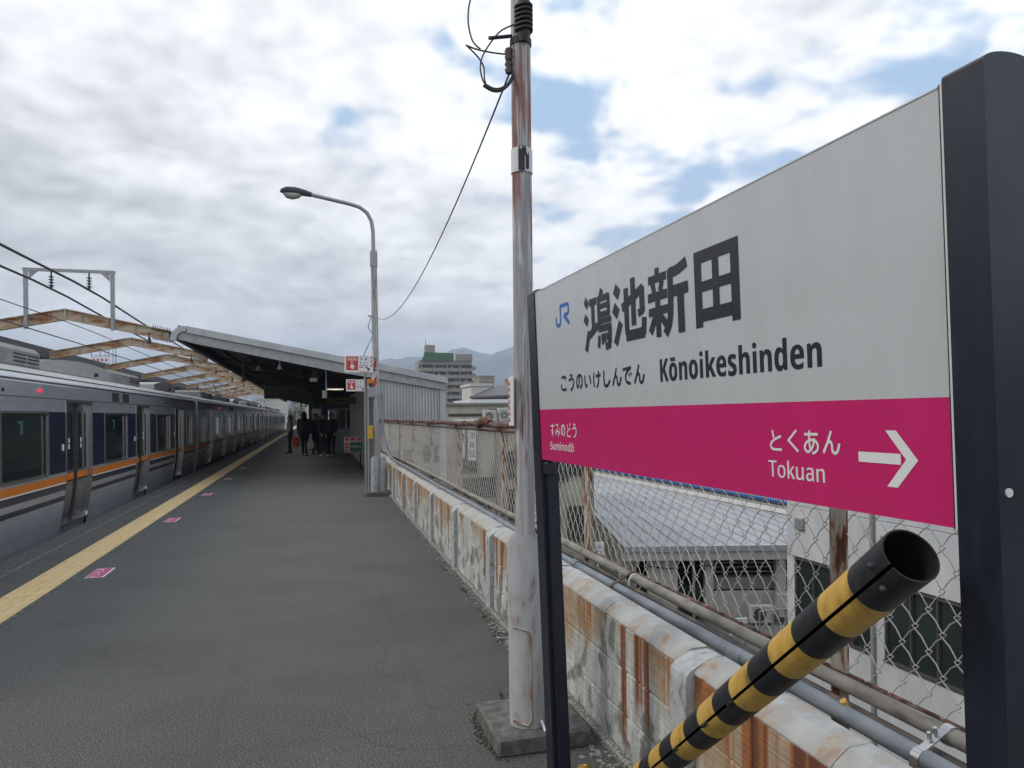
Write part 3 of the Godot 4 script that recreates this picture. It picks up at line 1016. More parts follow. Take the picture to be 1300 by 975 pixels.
	m.strip(cv.call([[0.60, 0.46], [0.95, 0.0]]), 0.0145, z + 0.0003)
	obj("railway_mark", m, mt.ink_blue, s)

# ---------------------------------------------------------------- foreground pole
func near_pole() -> void:
	var p := thing("steel_pole", "tall grey steel pole with rust patches and a thick sleeve beside the station sign", "pole", Vector3(0.978, 0, -3.36))
	var lean := 0.0
	var m := M.new()
	mt.pole_paint.uv1_scale = Vector3(1, 1.0 / 4.7, 1)
	m.tube([Vector3(0.0, 0.9, 0), Vector3(lean * 1.6, 2.5, 0), Vector3(lean * 4.4, 5.3, 0)], [0.0475, 0.047, 0.045], 24)
	obj("shaft", m, mt.pole_paint, p)
	m = M.new()
	m.tube([Vector3(0.004, 0.08, 0), Vector3(0.0, 0.92, 0), Vector3(0, 0.955, 0), Vector3(0, 0.975, 0), Vector3(0, 0.985, 0)], [0.087, 0.087, 0.083, 0.068, 0.047], 28)
	obj("sleeve", m, mt.get("sleeve_paint", nmat("sleeve_paint", 131, 0.012, [[0.0, 0.16, 0.085, 0.07], [0.20, 0.30, 0.26, 0.25], [0.30, 0.37, 0.365, 0.365], [0.8, 0.44, 0.44, 0.44]], Vector3(2.5, 0.7, 2.5), 0.7)), p)
	m = M.new()   # pipe bracket welded to the sleeve
	m.tube([Vector3(-0.075, 0.555, 0.045), Vector3(-0.02, 0.548, 0.092), Vector3(-0.008, 0.52, 0.094), Vector3(-0.006, 0.13, 0.095), Vector3(-0.02, 0.105, 0.095), Vector3(-0.08, 0.118, 0.05)], 0.006, 8)
	obj("bracket", m, mt.rusty_post, p)
	m = M.new()
	m.tube([Vector3(0.045, 0.12, 0.085), Vector3(0.055, 0.075, 0.13)], 0.007, 8)
	obj("earth_wire", m, mt.plate_white, p)
	var base := M.new()
	base.cbox(Vector3(0.045, 0.04, -0.08), Vector3(0.455, 0.09, 0.46), 0.012)
	solo("concrete_base", base, mt.dark_concrete, "flat square concrete base under the foreground pole", "concrete base").position = Vector3(0.978, 0, -3.36)
	# black spool winding and brown insulators near the top
	m = M.new()
	var y0 := 3.44
	var cx := lean * (y0 - 0.9)
	m.tube([Vector3(cx, y0 - 0.13, 0.05), Vector3(cx, y0 - 0.10, 0.055), Vector3(cx, y0 + 0.04, 0.055), Vector3(cx, y0 + 0.07, 0.05)], [0.02, 0.032, 0.034, 0.02], 12)
	for i in 6:
		var pts := []
		for k in 13:
			pts.append(Vector3(cx + 0.037 * cos(k * TAU / 12), y0 - 0.08 + i * 0.022 + 0.004 * sin(k), 0.055 + 0.037 * sin(k * TAU / 12)))
		m.tube(pts, 0.008, 6, false)
	obj("cable_winding", m, mt.black_cable, p)
	m = M.new()
	m.tube([Vector3(cx - 0.02, y0 - 0.08, 0.0), Vector3(cx - 0.16, y0 - 0.12, 0.02)], 0.009, 8)
	m.tube([Vector3(cx, y0 - 0.10, 0), Vector3(cx, y0 - 0.13, 0)], 0.052, 20)
	obj("band", m, mt.black_cable, p)
	var brown = flat("insulator_brown", 0.06, 0.025, 0.02, 0.3)
	for i in 2:
		m = M.new()
		var yy := y0 - 0.175 - i * 0.062
		m.tube([Vector3(cx - 0.058, yy - 0.027, 0), Vector3(cx - 0.058, yy - 0.012, 0), Vector3(cx - 0.058, yy, 0), Vector3(cx - 0.058, yy + 0.012, 0), Vector3(cx - 0.058, yy + 0.027, 0)], [0.017, 0.022, 0.013, 0.022, 0.017], 12)
		obj("insulator", m, brown, p)
	# torn label sleeve
	m = M.new()
	m.tube([Vector3(0, 2.70, 0), Vector3(0, 2.815, 0)], 0.0515, 24, false)
	obj("torn_label", m, mt.white_edge, p)
	m = M.new()
	for q in [[-0.030, 2.70, 0.030, 0.11], [0.004, 2.71, 0.018, 0.075], [-0.012, 2.77, 0.02, 0.045]]:
		for k in 5:
			var a0: float = (q[0] + q[2] * k / 5.0) / 0.05
			var a1: float = (q[0] + q[2] * (k + 1) / 5.0) / 0.05
			var j0 := 0.012 * sin(k * 2.3 + q[1] * 9.0)
			var j1 := 0.012 * sin((k + 1) * 2.3 + q[1] * 9.0)
			m.quadf(Vector3(0.0525 * sin(a0), q[1] + j0 * 0.5, 0.0525 * cos(a0)), Vector3(0.0525 * sin(a1), q[1] + j1 * 0.5, 0.0525 * cos(a1)), Vector3(0.0525 * sin(a1), q[1] + q[3] + j1, 0.0525 * cos(a1)), Vector3(0.0525 * sin(a0), q[1] + q[3] + j0, 0.0525 * cos(a0)), Vector3(0, 0, 1))
	obj("torn_patch", m, mt.black_cable, p)
	# white plate with red print, turned almost edge-on
	var pl := thing("side_plate", "narrow white plate with red characters fixed edge-on to the foreground pole", "sign", Vector3(0.914, 1.50, -3.33), deg_to_rad(-95.5))
	m = M.new()
	m.box2(Vector3(-0.11, 0, -0.002), Vector3(0.02, 0.236, 0.002))
	obj("plate", m, mt.plate_white, pl)
	m = M.new()
	for k in 7:
		var yy := 0.022 + k * 0.029
		m.box2(Vector3(-0.105, yy, 0.0024), Vector3(-0.055, yy + 0.005, 0.003))
		m.box2(Vector3(-0.09, yy - 0.006, 0.0032), Vector3(-0.075, yy + 0.015, 0.0038))
		m.box2(Vector3(-0.105, yy + 0.009, 0.0024), Vector3(-0.065, yy + 0.013, 0.003))
	obj("lettering", m, mt.plate_red, pl)
	# cables that hang from this pole
	var o := Vector3(0.978, 0, -3.36)
	var top := o + Vector3(cx - 0.055, y0 - 0.26, 0)
	var end := Vector3(1.27, 3.50, -14.7)
	var pts2 := []
	for i in 31:
		var f := i / 30.0
		var q := top.lerp(end, f)
		q.y -= 0.44 * 4.0 * f * (1.0 - f) * (1.0 - 0.15 * f)
		pts2.append(q)
	m = M.new()
	m.tube(pts2, 0.0048, 6)
	solo("hanging_cable", m, mt.black_cable, "black cable sagging from the foreground pole to the street lamp", "cable")
	var loops := [
		[[-0.30, 0.26], [-0.355, 0.12], [-0.36, 0.0], [-0.33, -0.10], [-0.30, -0.14], [-0.27, -0.16]],
		[[-0.05, 0.02], [-0.14, -0.03], [-0.21, -0.12], [-0.26, -0.22], [-0.28, -0.32], [-0.27, -0.42], [-0.24, -0.46]],
		[[-0.37, -0.145], [-0.30, -0.165], [-0.2, -0.175], [-0.07, -0.175]],
		[[-0.36, -0.15], [-0.29, -0.22], [-0.255, -0.30], [-0.26, -0.40], [-0.25, -0.46]],
		[[-0.27, -0.455], [-0.22, -0.485], [-0.17, -0.485], [-0.12, -0.45], [-0.08, -0.39], [-0.05, -0.30], [-0.04, -0.22]],
		[[-0.26, -0.45], [-0.21, -0.475], [-0.16, -0.47], [-0.11, -0.43], [-0.07, -0.36], [-0.03, -0.27]],
	]
	var names := ["black wire curling up past the top of the frame left of the pole", "black wire bowing down from the pole's winding to the splice below", "straight black wire from the loose splice to the brown insulators", "short black wire dropping from the loose splice to the thick loop", "thick black cable loop hanging left under the brown insulators", "second thick black cable bundled with the loop under the insulators"]
	for i in loops.size():
		m = M.new()
		var ps := []
		for q in soft(loops[i]):
			ps.append(o + Vector3(cx + q[0] * 0.72, y0 - 0.055 + q[1] * 0.66, 0.02 + 0.03 * sin(q[1] * 9.0)))
		m.tube(ps, 0.0038 if i < 4 else 0.0075, 6)
		solo("loose_wire", m, mt.black_cable, names[i], "wire", "loose wires at the foreground pole's top")
	m = M.new()
	for q in [[-0.012, 0.35], [0.03, 0.36]]:
		m.tube([o + Vector3(cx + 0.005, y0 + 0.05, 0.06), o + Vector3(cx + 0.01 + q[0] * 3.5, y0 + q[1], 0.1)], 0.005, 6)
	solo("riser_wires", m, mt.black_cable, "two black wires fanning up from the winding at the pole's top", "wire")

func soft(a: Array) -> Array:      # a smooth run through the given points
	var out := []
	for i in a.size() - 1:
		var p := Vector2(a[i][0], a[i][1])
		var q := Vector2(a[i + 1][0], a[i + 1][1])
		var p0 := Vector2(a[maxi(i - 1, 0)][0], a[maxi(i - 1, 0)][1])
		var p3 := Vector2(a[mini(i + 2, a.size() - 1)][0], a[mini(i + 2, a.size() - 1)][1])
		for k in 5:
			var c := p.cubic_interpolate(q, p0, p3, k / 5.0)
			out.append([c.x, c.y])
	out.append(a[-1])
	return out

# ---------------------------------------------------------------- striped guard tube
func striped_guard() -> void:
	var top := Vector3(0.833, 1.342, -0.87)
	var low := Vector3(1.0, 0.02, -2.58)
	var g := thing("striped_guard_tube", "yellow and black striped guard tube leaning in front of the sign's lower edge", "guard tube")
	var ax := (low - top)
	var len_ := ax.length()
	ax = ax.normalized()
	var r := ax.cross(Vector3.UP).normalized()
	var u := r.cross(ax)
	var R := 0.0425
	var face := (Vector3(0, 1.55, 0) - (top + low) / 2.0)
	face = (face - ax * face.dot(ax)).normalized()
	var a0 := atan2(face.dot(u), face.dot(r)) + deg_to_rad(-8.0)        # the slit looks towards the platform
	var half := deg_to_rad(4.0)
	var bands := 21
	var seg := len_ / bands
	for i in bands:
		var m := M.new()
		var N := 36
		var s0 := i * seg
		var s1 := (i + 1) * seg
		if i == 0: s0 = -0.0
		for k in N:
			var b0 := a0 + half + (TAU - 2 * half) * k / N
			var b1 := a0 + half + (TAU - 2 * half) * (k + 1) / N
			var d0 := r * cos(b0) + u * sin(b0)
			var d1 := r * cos(b1) + u * sin(b1)
			var p := top + ax * s0
			var q := top + ax * s1
			m.tri(p + d0 * R, p + d1 * R, q + d1 * R, d0, d1, d1)
			m.tri(p + d0 * R, q + d1 * R, q + d0 * R, d0, d1, d0)
		obj("yellow_band" if i % 2 == 1 else "black_band", m, mt.tape_yellow if i % 2 == 1 else mt.tape_black, g)
	var m2 := M.new()     # inner wall and rims
	var N2 := 36
	for k in N2:
		var b0 := a0 + half + (TAU - 2 * half) * k / N2
		var b1 := a0 + half + (TAU - 2 * half) * (k + 1) / N2
		var d0 := r * cos(b0) + u * sin(b0)
		var d1 := r * cos(b1) + u * sin(b1)
		var Ri := R - 0.0028
		var p := top
		var q := low
		m2.tri(p + d0 * Ri, p + d1 * Ri, q + d1 * Ri, -d0, -d1, -d1)
		m2.tri(p + d0 * Ri, q + d1 * Ri, q + d0 * Ri, -d0, -d1, -d0)
		m2.quad(p + d0 * Ri, p + d1 * Ri, p + d1 * R, p + d0 * R, -ax)
	for sgn in [-1.0, 1.0]:
		var d := r * cos(a0 + half * sgn) + u * sin(a0 + half * sgn)
		m2.quadf(top + d * R, low + d * R, low + d * (R - 0.0028), top + d * (R - 0.0028), ax.cross(d) * sgn)
	obj("inner_tube", m2, mt.inner_black, g)
	for s in [[0.045, 22.0], [0.035, -24.0]]:
		var a: float = a0 + deg_to_rad(s[1])
		var d := r * cos(a) + u * sin(a)
		var m := M.new()
		var c: Vector3 = top + ax * s[0] + d * R
		m.tube([c, c + d * 0.003, c + d * 0.0045], [0.0055, 0.005, 0.001], 10)
		obj("rivet", m, mt.dark_steel, g)
	for s in [0.62, 0.78, 1.0, 1.22]:
		var d := r * cos(a0 + 0.05) + u * sin(a0 + 0.05)
		var m := M.new()
		var c: Vector3 = top + ax * s + d * (R + 0.001)
		m.tube([c, c + ax * 0.03], 0.004, 6)
		if s < 0.7: m.tube([c, c + u * 0.03 + d * 0.01], 0.002, 5)
		obj("tie", m, mt.black_cable, g)
	# collar of yellow film at the foot, and the stay wire inside
	var m3 := M.new()
	m3.tube([top + ax * (len_ - 0.62), top + ax * (len_ - 0.60), top + ax * (len_ - 0.5)], [R + 0.002, R + 0.004, R + 0.003], 20, false)
	obj("film_collar", m3, mt.tape_yellow, g)
	m3 = M.new()
	m3.tube([low - ax * 0.04, low + ax * 0.03], R * 0.9, 16)
	obj("foot", m3, mt.tape_yellow, g)
	m3 = M.new()
	m3.tube([Vector3(1.11, 0.0, -2.93), Vector3(1.11, 0.03, -2.93), Vector3(1.11, 0.05, -2.93), Vector3(1.11, 0.058, -2.93)], [0.045, 0.042, 0.03, 0.008], 14)
	solo("anchor_dome", m3, mt.tape_yellow, "small yellow cap on the ground at the wall's foot under the striped tube", "cap")

# ---------------------------------------------------------------- street lamp with emergency signs
func lamp_post() -> void:
	var b := Vector3(1.235, 0, -14.6)
	var p := thing("street_lamp", "tall slim street lamp with a curved arm beside the station roof", "street lamp", b)
	var m := M.new()
	mt.pole_paint_far.uv1_scale = Vector3(1, 1.0 / 5.5, 1)
	m.tube([Vector3(0, 0.72, 0), Vector3(-0.035, 4.7, 0)], 0.062, 14)
	obj("shaft", m, mt.pole_paint_far, p)
	m = M.new()
	m.tube([Vector3(-0.05, 0.08, 0.05), Vector3(-0.05, 0.72, 0.05), Vector3(-0.05, 0.76, 0.05)], [0.085, 0.085, 0.06], 16)
	m.tube([Vector3(0.09, 0.08, 0), Vector3(0.09, 0.72, 0), Vector3(0.09, 0.76, 0)], [0.085, 0.085, 0.06], 16)
	obj("sleeve", m, mt.white_paint, p)
	m = M.new()
	m.tube([Vector3(-0.035, 4.5, 0), Vector3(-0.037, 4.8, 0)], 0.075, 14)
	obj("collar", m, mt.galvanised, p)
	m = M.new()
	m.tube([Vector3(-0.037, 4.7, 0), Vector3(-0.045, 5.2, 0), Vector3(-0.07, 5.38, 0), Vector3(-0.15, 5.54, 0), Vector3(-0.29, 5.645, 0), Vector3(-0.5, 5.70, 0), Vector3(-1.15, 5.815, 0), Vector3(-1.22, 5.828, 0)], 0.038, 12)
	obj("arm", m, mt.galvanised, p)
	m = M.new()
	m.t = Transform3D(Basis(), Vector3(-1.2, 5.83, 0))
	m.tube([Vector3(0.0, -0.005, 0), Vector3(-0.12, 0.02, 0), Vector3(-0.3, 0.05, 0), Vector3(-0.46, 0.055, 0), Vector3(-0.55, 0.03, 0), Vector3(-0.58, 0.01, 0)], [0.045, 0.062, 0.075, 0.068, 0.045, 0.01], 12)
	var hd := obj("lamp_head", m, mt.dark_steel, p)
	m = M.new()
	m.t = Transform3D(Basis(), Vector3(-1.2, 5.83, 0))
	m.tube([Vector3(-0.52, 0.0, 0), Vector3(-0.45, -0.04, 0), Vector3(-0.36, -0.05, 0), Vector3(-0.25, -0.03, 0), Vector3(-0.17, 0.0, 0)], [0.02, 0.06, 0.072, 0.06, 0.02], 12)
	obj("diffuser", m, mt.get("lamp_glass", flat("lamp_glass", 0.30, 0.29, 0.25, 0.2)), hd)
	m = M.new()
	m.tube([Vector3(-0.03, 2.14, 0), Vector3(-0.034, 2.66, 0)], 0.0655, 16, false)
	obj("hazard_wrap", m, mt.hazard_tape, p)
	m = M.new()
	m.bar(Vector3(-0.16, 3.52, 0.02), Vector3(0.02, 3.52, 0.02), 0.03, 0.03)
	m.bar(Vector3(-0.11, 3.44, 0.02), Vector3(-0.11, 3.62, 0.02), 0.02, 0.02)
	obj("cable_bracket", m, mt.galvanised, p)
	var base := M.new()
	base.cbox(Vector3(0.0, 0.04, 0.0), Vector3(0.5, 0.09, 0.46), 0.012)
	solo("concrete_base", base, mt.dark_concrete, "flat concrete base under the street lamp", "concrete base").position = b
	# thin loose wire at the bracket
	m = M.new()
	m.tube([b + Vector3(-0.1, 3.5, 0.02), b + Vector3(-0.16, 3.3, 0.02), b + Vector3(-0.06, 3.15, 0.02), b + Vector3(-0.18, 2.9, 0.02), b + Vector3(-0.3, 2.62, 0.02)], 0.008, 5)
	solo("drop_wire", m, mt.grey_cable, "thin wire dropping from the street lamp's cable bracket", "wire")
	# two emergency button signs
	for k in 2:
		var at: Vector3 = [Vector3(0.615, 2.40, -14.45), Vector3(0.80, 2.16, -18.0)][k]
		var sc: float = [1.0, 0.86][k]
		var s := thing("emergency_sign", ["larger red and white SOS button sign fixed to the street lamp", "smaller red and white SOS button sign below and beyond the other, at the roof's front"][k], "sign", at, 0, "emergency button signs")
		s.scale = Vector3.ONE * sc
		m = M.new()
		m.cbox(Vector3(0.27, 0.165, 0), Vector3(0.54, 0.335, 0.05), 0.006)
		obj("panel", m, mt.plate_white, s)
		m = M.new()
		m.box2(Vector3(0.03, 0.045, 0.026), Vector3(0.255, 0.31, 0.0275))
		obj("red_field", m, mt.plate_red, s)
		latin_on(s, "SOS", 0.055, 0.232, 0.175, 0.052, 0.028, mt.plate_white, "lettering", true)
		m = M.new()   # hand with a pressing finger under a ring
		m.box2(Vector3(0.128, 0.13, 0.028), Vector3(0.146, 0.20, 0.0288))
		m.prism([Vector2(0.105, 0.135), Vector2(0.128, 0.15), Vector2(0.146, 0.15), Vector2(0.182, 0.135), Vector2(0.182, 0.10), Vector2(0.168, 0.075), Vector2(0.128, 0.075), Vector2(0.098, 0.12)], 0.028, 0.029)
		m.box2(Vector3(0.11, 0.205, 0.028), Vector3(0.165, 0.214, 0.0288))
		obj("hand_symbol", m, mt.plate_white, s)
		obj("lettering", word("非常", 0.275, 0.232, 0.17, 0.062, 0.0265, 1.1, 0.35), mt.ink, s)
		obj("lettering", word("ボタン", 0.275, 0.158, 0.185, 0.055, 0.0265, 1.1, 0.2), mt.ink, s)
		m = M.new()
		m.box2(Vector3(0.275, 0.128, 0.026), Vector3(0.44, 0.138, 0.0268))
		m.box2(Vector3(0.275, 0.095, 0.026), Vector3(0.36, 0.107, 0.0268))
		obj("small_print", m, mt.ink, s)
		m = M.new()
		m.strip([Vector2(0.40, 0.115), Vector2(0.455, 0.065)], 0.022, 0.0265)
		m.prism([Vector2(0.475, 0.045), Vector2(0.475, 0.10), Vector2(0.42, 0.045)], 0.026, 0.0274)
		obj("arrow", m, mt.ink, s)
		m = M.new()
		for q in [0.28, 0.345, 0.41]:
			m.prism([Vector2(q, 0.315), Vector2(q + 0.035, 0.315), Vector2(q + 0.05, 0.33), Vector2(q + 0.015, 0.33)], 0.026, 0.027)
			m.prism([Vector2(q, 0.008), Vector2(q + 0.035, 0.008), Vector2(q + 0.05, 0.026), Vector2(q + 0.015, 0.026)], 0.026, 0.027)
		for q in [0.13, 0.21, 0.285]:
			m.prism([Vector2(0.49, q - 0.03), Vector2(0.53, q + 0.01), Vector2(0.53, q + 0.045), Vector2(0.49, q + 0.005)], 0.026, 0.027)
		obj("hazard_border", m, mt.plate_red, s)
		m = M.new()
		m.bar(Vector3(0.54, 0.28, -0.01), Vector3(0.60, 0.28, -0.06), 0.03, 0.02)
		m.bar(Vector3(0.54, 0.06, -0.01), Vector3(0.60, 0.06, -0.06), 0.03, 0.02)
		obj("bracket", m, mt.dark_steel, s)
	m = M.new()
	m.cbox(Vector3.ZERO, Vector3(0.11, 0.09, 0.09), 0.01)
	solo("orange_beacon", m, mt.orange_box, "small orange beacon box below the larger SOS sign", "beacon").position = b + Vector3(-0.13, 2.24, 0.0)
	m = M.new()
	m.cbox(Vector3.ZERO, Vector3(0.14, 0.20, 0.11), 0.012)
	solo("grey_switch_box", m, mt.galvanised, "grey box under the orange beacon on the street lamp", "switch box").position = b + Vector3(-0.10, 2.02, 0.02)
	m = M.new()
	m.cbox(Vector3.ZERO, Vector3(0.10, 0.26, 0.10), 0.012)
	solo("yellow_button_box", m, mt.yellow_box, "upright yellow button box on the left of the street lamp", "button box").position = b + Vector3(-0.13, 1.24, 0.0)
	m = M.new()
	m.tube([b + Vector3(-0.17, 0.1, 0.02), b + Vector3(-0.17, 2.2, 0.02)], 0.022, 8)
	m.tube([b + Vector3(-0.22, 0.1, -0.06), b + Vector3(-0.22, 2.5, -0.06)], 0.022, 8)
	solo("conduit", m, mt.galvanised, "pair of thin grey conduits rising left of the street lamp", "conduit")

# ---------------------------------------------------------------- station roof and the shed beside it
func roof_y(x: float) -> float:
	return 3.77 - (x + 3.14) * (3.77 - 2.54) / 6.49

func station_roof() -> void:
	var r := thing("station_roof", "long sloping grey station roof with a dark underside over the platform", "roof", Vector3(0, 0, -18.5))
	var zf := 0.0
	var ze := -78.0
	var tk := 0.05
	var m := M.new()
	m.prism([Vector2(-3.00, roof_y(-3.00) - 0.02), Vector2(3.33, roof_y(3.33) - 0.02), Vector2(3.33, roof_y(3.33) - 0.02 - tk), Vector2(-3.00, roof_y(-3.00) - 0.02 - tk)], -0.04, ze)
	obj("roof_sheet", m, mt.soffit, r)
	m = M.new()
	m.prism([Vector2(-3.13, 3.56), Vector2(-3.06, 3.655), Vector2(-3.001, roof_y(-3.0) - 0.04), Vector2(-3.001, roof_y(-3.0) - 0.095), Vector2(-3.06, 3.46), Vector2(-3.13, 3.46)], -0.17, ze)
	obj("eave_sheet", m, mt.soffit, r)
	# gable band in three lengths with dark joints
	var cuts := [-2.799, -2.45, 0.55, 3.36]
	for i in 3:
		m = M.new()
		var a: float = cuts[i] + (0.006 if i > 0 else 0.0)
		var b: float = cuts[i + 1]
		m.prism([Vector2(a, roof_y(a)), Vector2(b, roof_y(b)), Vector2(b, roof_y(b) - 0.155), Vector2(a, roof_y(a) - 0.155)], 0.0, -0.16)
		obj("gable_band", m, mt.fascia, r)
	# rounded corner running into the eave
	m = M.new()
	var out := []
	var R := 0.30
	var cc := Vector2(-2.855, roof_y(-2.855 + 0.186 * R) - 0.9826 * R)
	for i in 11:
		var a := deg_to_rad(79.3 + 100.7 * i / 10.0)
		out.append(cc + Vector2(cos(a), sin(a)) * R)
	out.append(Vector2(-3.155, 3.36))
	out.append(Vector2(-3.025, 3.36))
	for i in range(10, -1, -1):
		var a := deg_to_rad(79.3 + 100.7 * i / 10.0)
		out.append(cc + Vector2(cos(a), sin(a)) * (R - 0.13))
	m.prism(out, 0.0, -0.16)
	obj("gable_corner", m, mt.fascia, r)
	m = M.new()
	m.prism([Vector2(-3.22, 3.56), Vector2(-3.135, 3.56), Vector2(-3.135, 3.46), Vector2(-3.20, 3.46)], -0.17, ze)
	obj("eave_gutter", m, mt.dark_steel, r)
	# deep gable beam set back under the band
	m = M.new()
	m.prism([Vector2(-3.0, 3.40), Vector2(-2.99, 3.52), Vector2(-2.93, 3.59), Vector2(-2.82, roof_y(-2.82) - 0.14), Vector2(3.3, roof_y(3.3) - 0.15), Vector2(3.3, roof_y(3.3) - 0.34), Vector2(0.6, roof_y(0.6) - 0.40), Vector2(-2.6, roof_y(-2.6) - 0.37), Vector2(-2.86, roof_y(-2.86) - 0.35)], -0.06, -0.22)
	obj("gable_beam", m, mt.grey_metal, r)
	for i in 12:
		var z := -3.0 - i * 6.0
		m = M.new()
		m.prism([Vector2(-2.95, roof_y(-2.95) - 0.075), Vector2(1.5, roof_y(1.5) - 0.075), Vector2(1.5, roof_y(1.5) - 0.32), Vector2(-2.95, roof_y(-2.95) - 0.20)], z, z - 0.14)
		obj("rafter", m, mt.dark_steel, r)
	for i in 7:
		var x := -2.6 + i * 0.72
		m = M.new()
		m.box2(Vector3(x, roof_y(x) - 0.15, -0.3), Vector3(x + 0.05, roof_y(x) - 0.085, ze))
		obj("purlin", m, mt.dark_steel, r)
	for i in 7:
		m = M.new()
		var z := -15.0 - i * 9.0
		m.cbox(Vector3(0.55, 1.4, z), Vector3(0.22, 2.8, 0.22), 0.02)
		obj("column", m, mt.dark_steel, r)
	# corrugated shed to the right, under the same roof
	var s := thing("corrugated_shed", "grey shed wall of upright corrugated sheets under the roof's lower end", "shed", Vector3(0, 0, -18.62))
	var xs := 1.62
	while xs < 3.16:
		m = M.new()
		var x2 := minf(xs + 0.079, 3.17)
		var w := x2 - xs
		var yt := roof_y(xs) - 0.15
		m.quad(Vector3(xs, 1.40, 0), Vector3(xs + w * 0.5, 1.40, 0), Vector3(xs + w * 0.5, yt, 0), Vector3(xs, yt, 0), Vector3(0, 0, 1))
		m.quadf(Vector3(xs + w * 0.5, 1.40, 0), Vector3(xs + w * 0.62, 1.40, -0.03), Vector3(xs + w * 0.62, yt, -0.03), Vector3(xs + w * 0.5, yt, 0), Vector3(1, 0, 1))
		m.quad(Vector3(xs + w * 0.62, 1.40, -0.03), Vector3(xs + w * 0.88, 1.40, -0.03), Vector3(xs + w * 0.88, yt, -0.03), Vector3(xs + w * 0.62, yt, -0.03), Vector3(0, 0, 1))
		m.quadf(Vector3(xs + w * 0.88, 1.40, -0.03), Vector3(xs + w, 1.40, 0), Vector3(xs + w, yt, 0), Vector3(xs + w * 0.88, yt, -0.03), Vector3(-1, 0, 1))
		obj("sheet", m, mt.siding, s)
		xs += 0.079
	m = M.new()
	m.box2(Vector3(1.60, -6, -0.035), Vector3(3.30, roof_y(3.3) - 0.1, -14))
	obj("body", m, mt.siding, s)
	m = M.new()
	m.prism([Vector2(3.17, -6), Vector2(3.17, roof_y(3.17) - 0.09), Vector2(3.33, roof_y(3.33) - 0.09), Vector2(3.33, -6)], -0.034, 0.02)
	obj("corner_trim", m, mt.fascia, s)
	m = M.new()
	m.box2(Vector3(1.62, 1.64, 0.001), Vector3(3.16, 1.655, 0.012))
	obj("seam", m, mt.fascia, s)
	for i in 4:
		m = M.new()
		m.cbox(Vector3(1.82 + i * 0.395, -2.3, -0.01), Vector3(0.388, 7.39, 0.05), 0.008)
		obj("lower_panel", m, mt.beige_panel, s)

	for q in [[1.95, 0.25, 0.5, 0.45], [2.72, 0.35, 0.4, 0.45]]:
		m = M.new()
		m.box2(Vector3(q[0], q[1], 0.016), Vector3(q[0] + q[2], q[1] + q[3], 0.03))
		var w := obj("window", m, mt.frame_bronze, s)
		m = M.new()
		m.box2(Vector3(q[0] + 0.03, q[1] + 0.03, 0.03), Vector3(q[0] + q[2] - 0.03, q[1] + q[3] - 0.03, 0.034))
		obj("pane", m, mt.dark_glass, w)

# ---------------------------------------------------------------- platform across the tracks
func far_platform() -> void:
	var p := thing("opposite_platform_roof", "dark grey flat platform roof beyond the train, across the tracks", "roof", Vector3(-10.4, 0, 0))
	var m := M.new()
	m.box2(Vector3(2.75, 3.50, 8), Vector3(-3.2, 3.64, -120))
	obj("roof_slab", m, mt.dark_steel, p)
	m = M.new()
	m.box2(Vector3(2.752, 3.38, 8), Vector3(2.82, 3.68, -120))
	obj("fascia", m, mt.get("far_fascia", flat("far_fascia", 0.085, 0.085, 0.09, 0.8)), p)
	for i in 14:
		m = M.new()
		m.cbox(Vector3(0, 1.75, -6 - i * 8.0), Vector3(0.25, 3.5, 0.25), 0.02)
		obj("column", m, mt.dark_steel, p)
	m = M.new()
	m.box2(Vector3(-13.6, -1.3, 12), Vector3(-8.4, 0, -150))
	struct("opposite_platform", m, mt.concrete)
	m = M.new()
	for x in [-4.84 - 0.53, -4.84 + 0.53, -7.0 - 0.53, -7.0 + 0.53]:
		m.box2(Vector3(x - 0.03, -1.22, 12), Vector3(x + 0.03, -1.08, -150))
	struct("rails", m, mt.dark_steel)

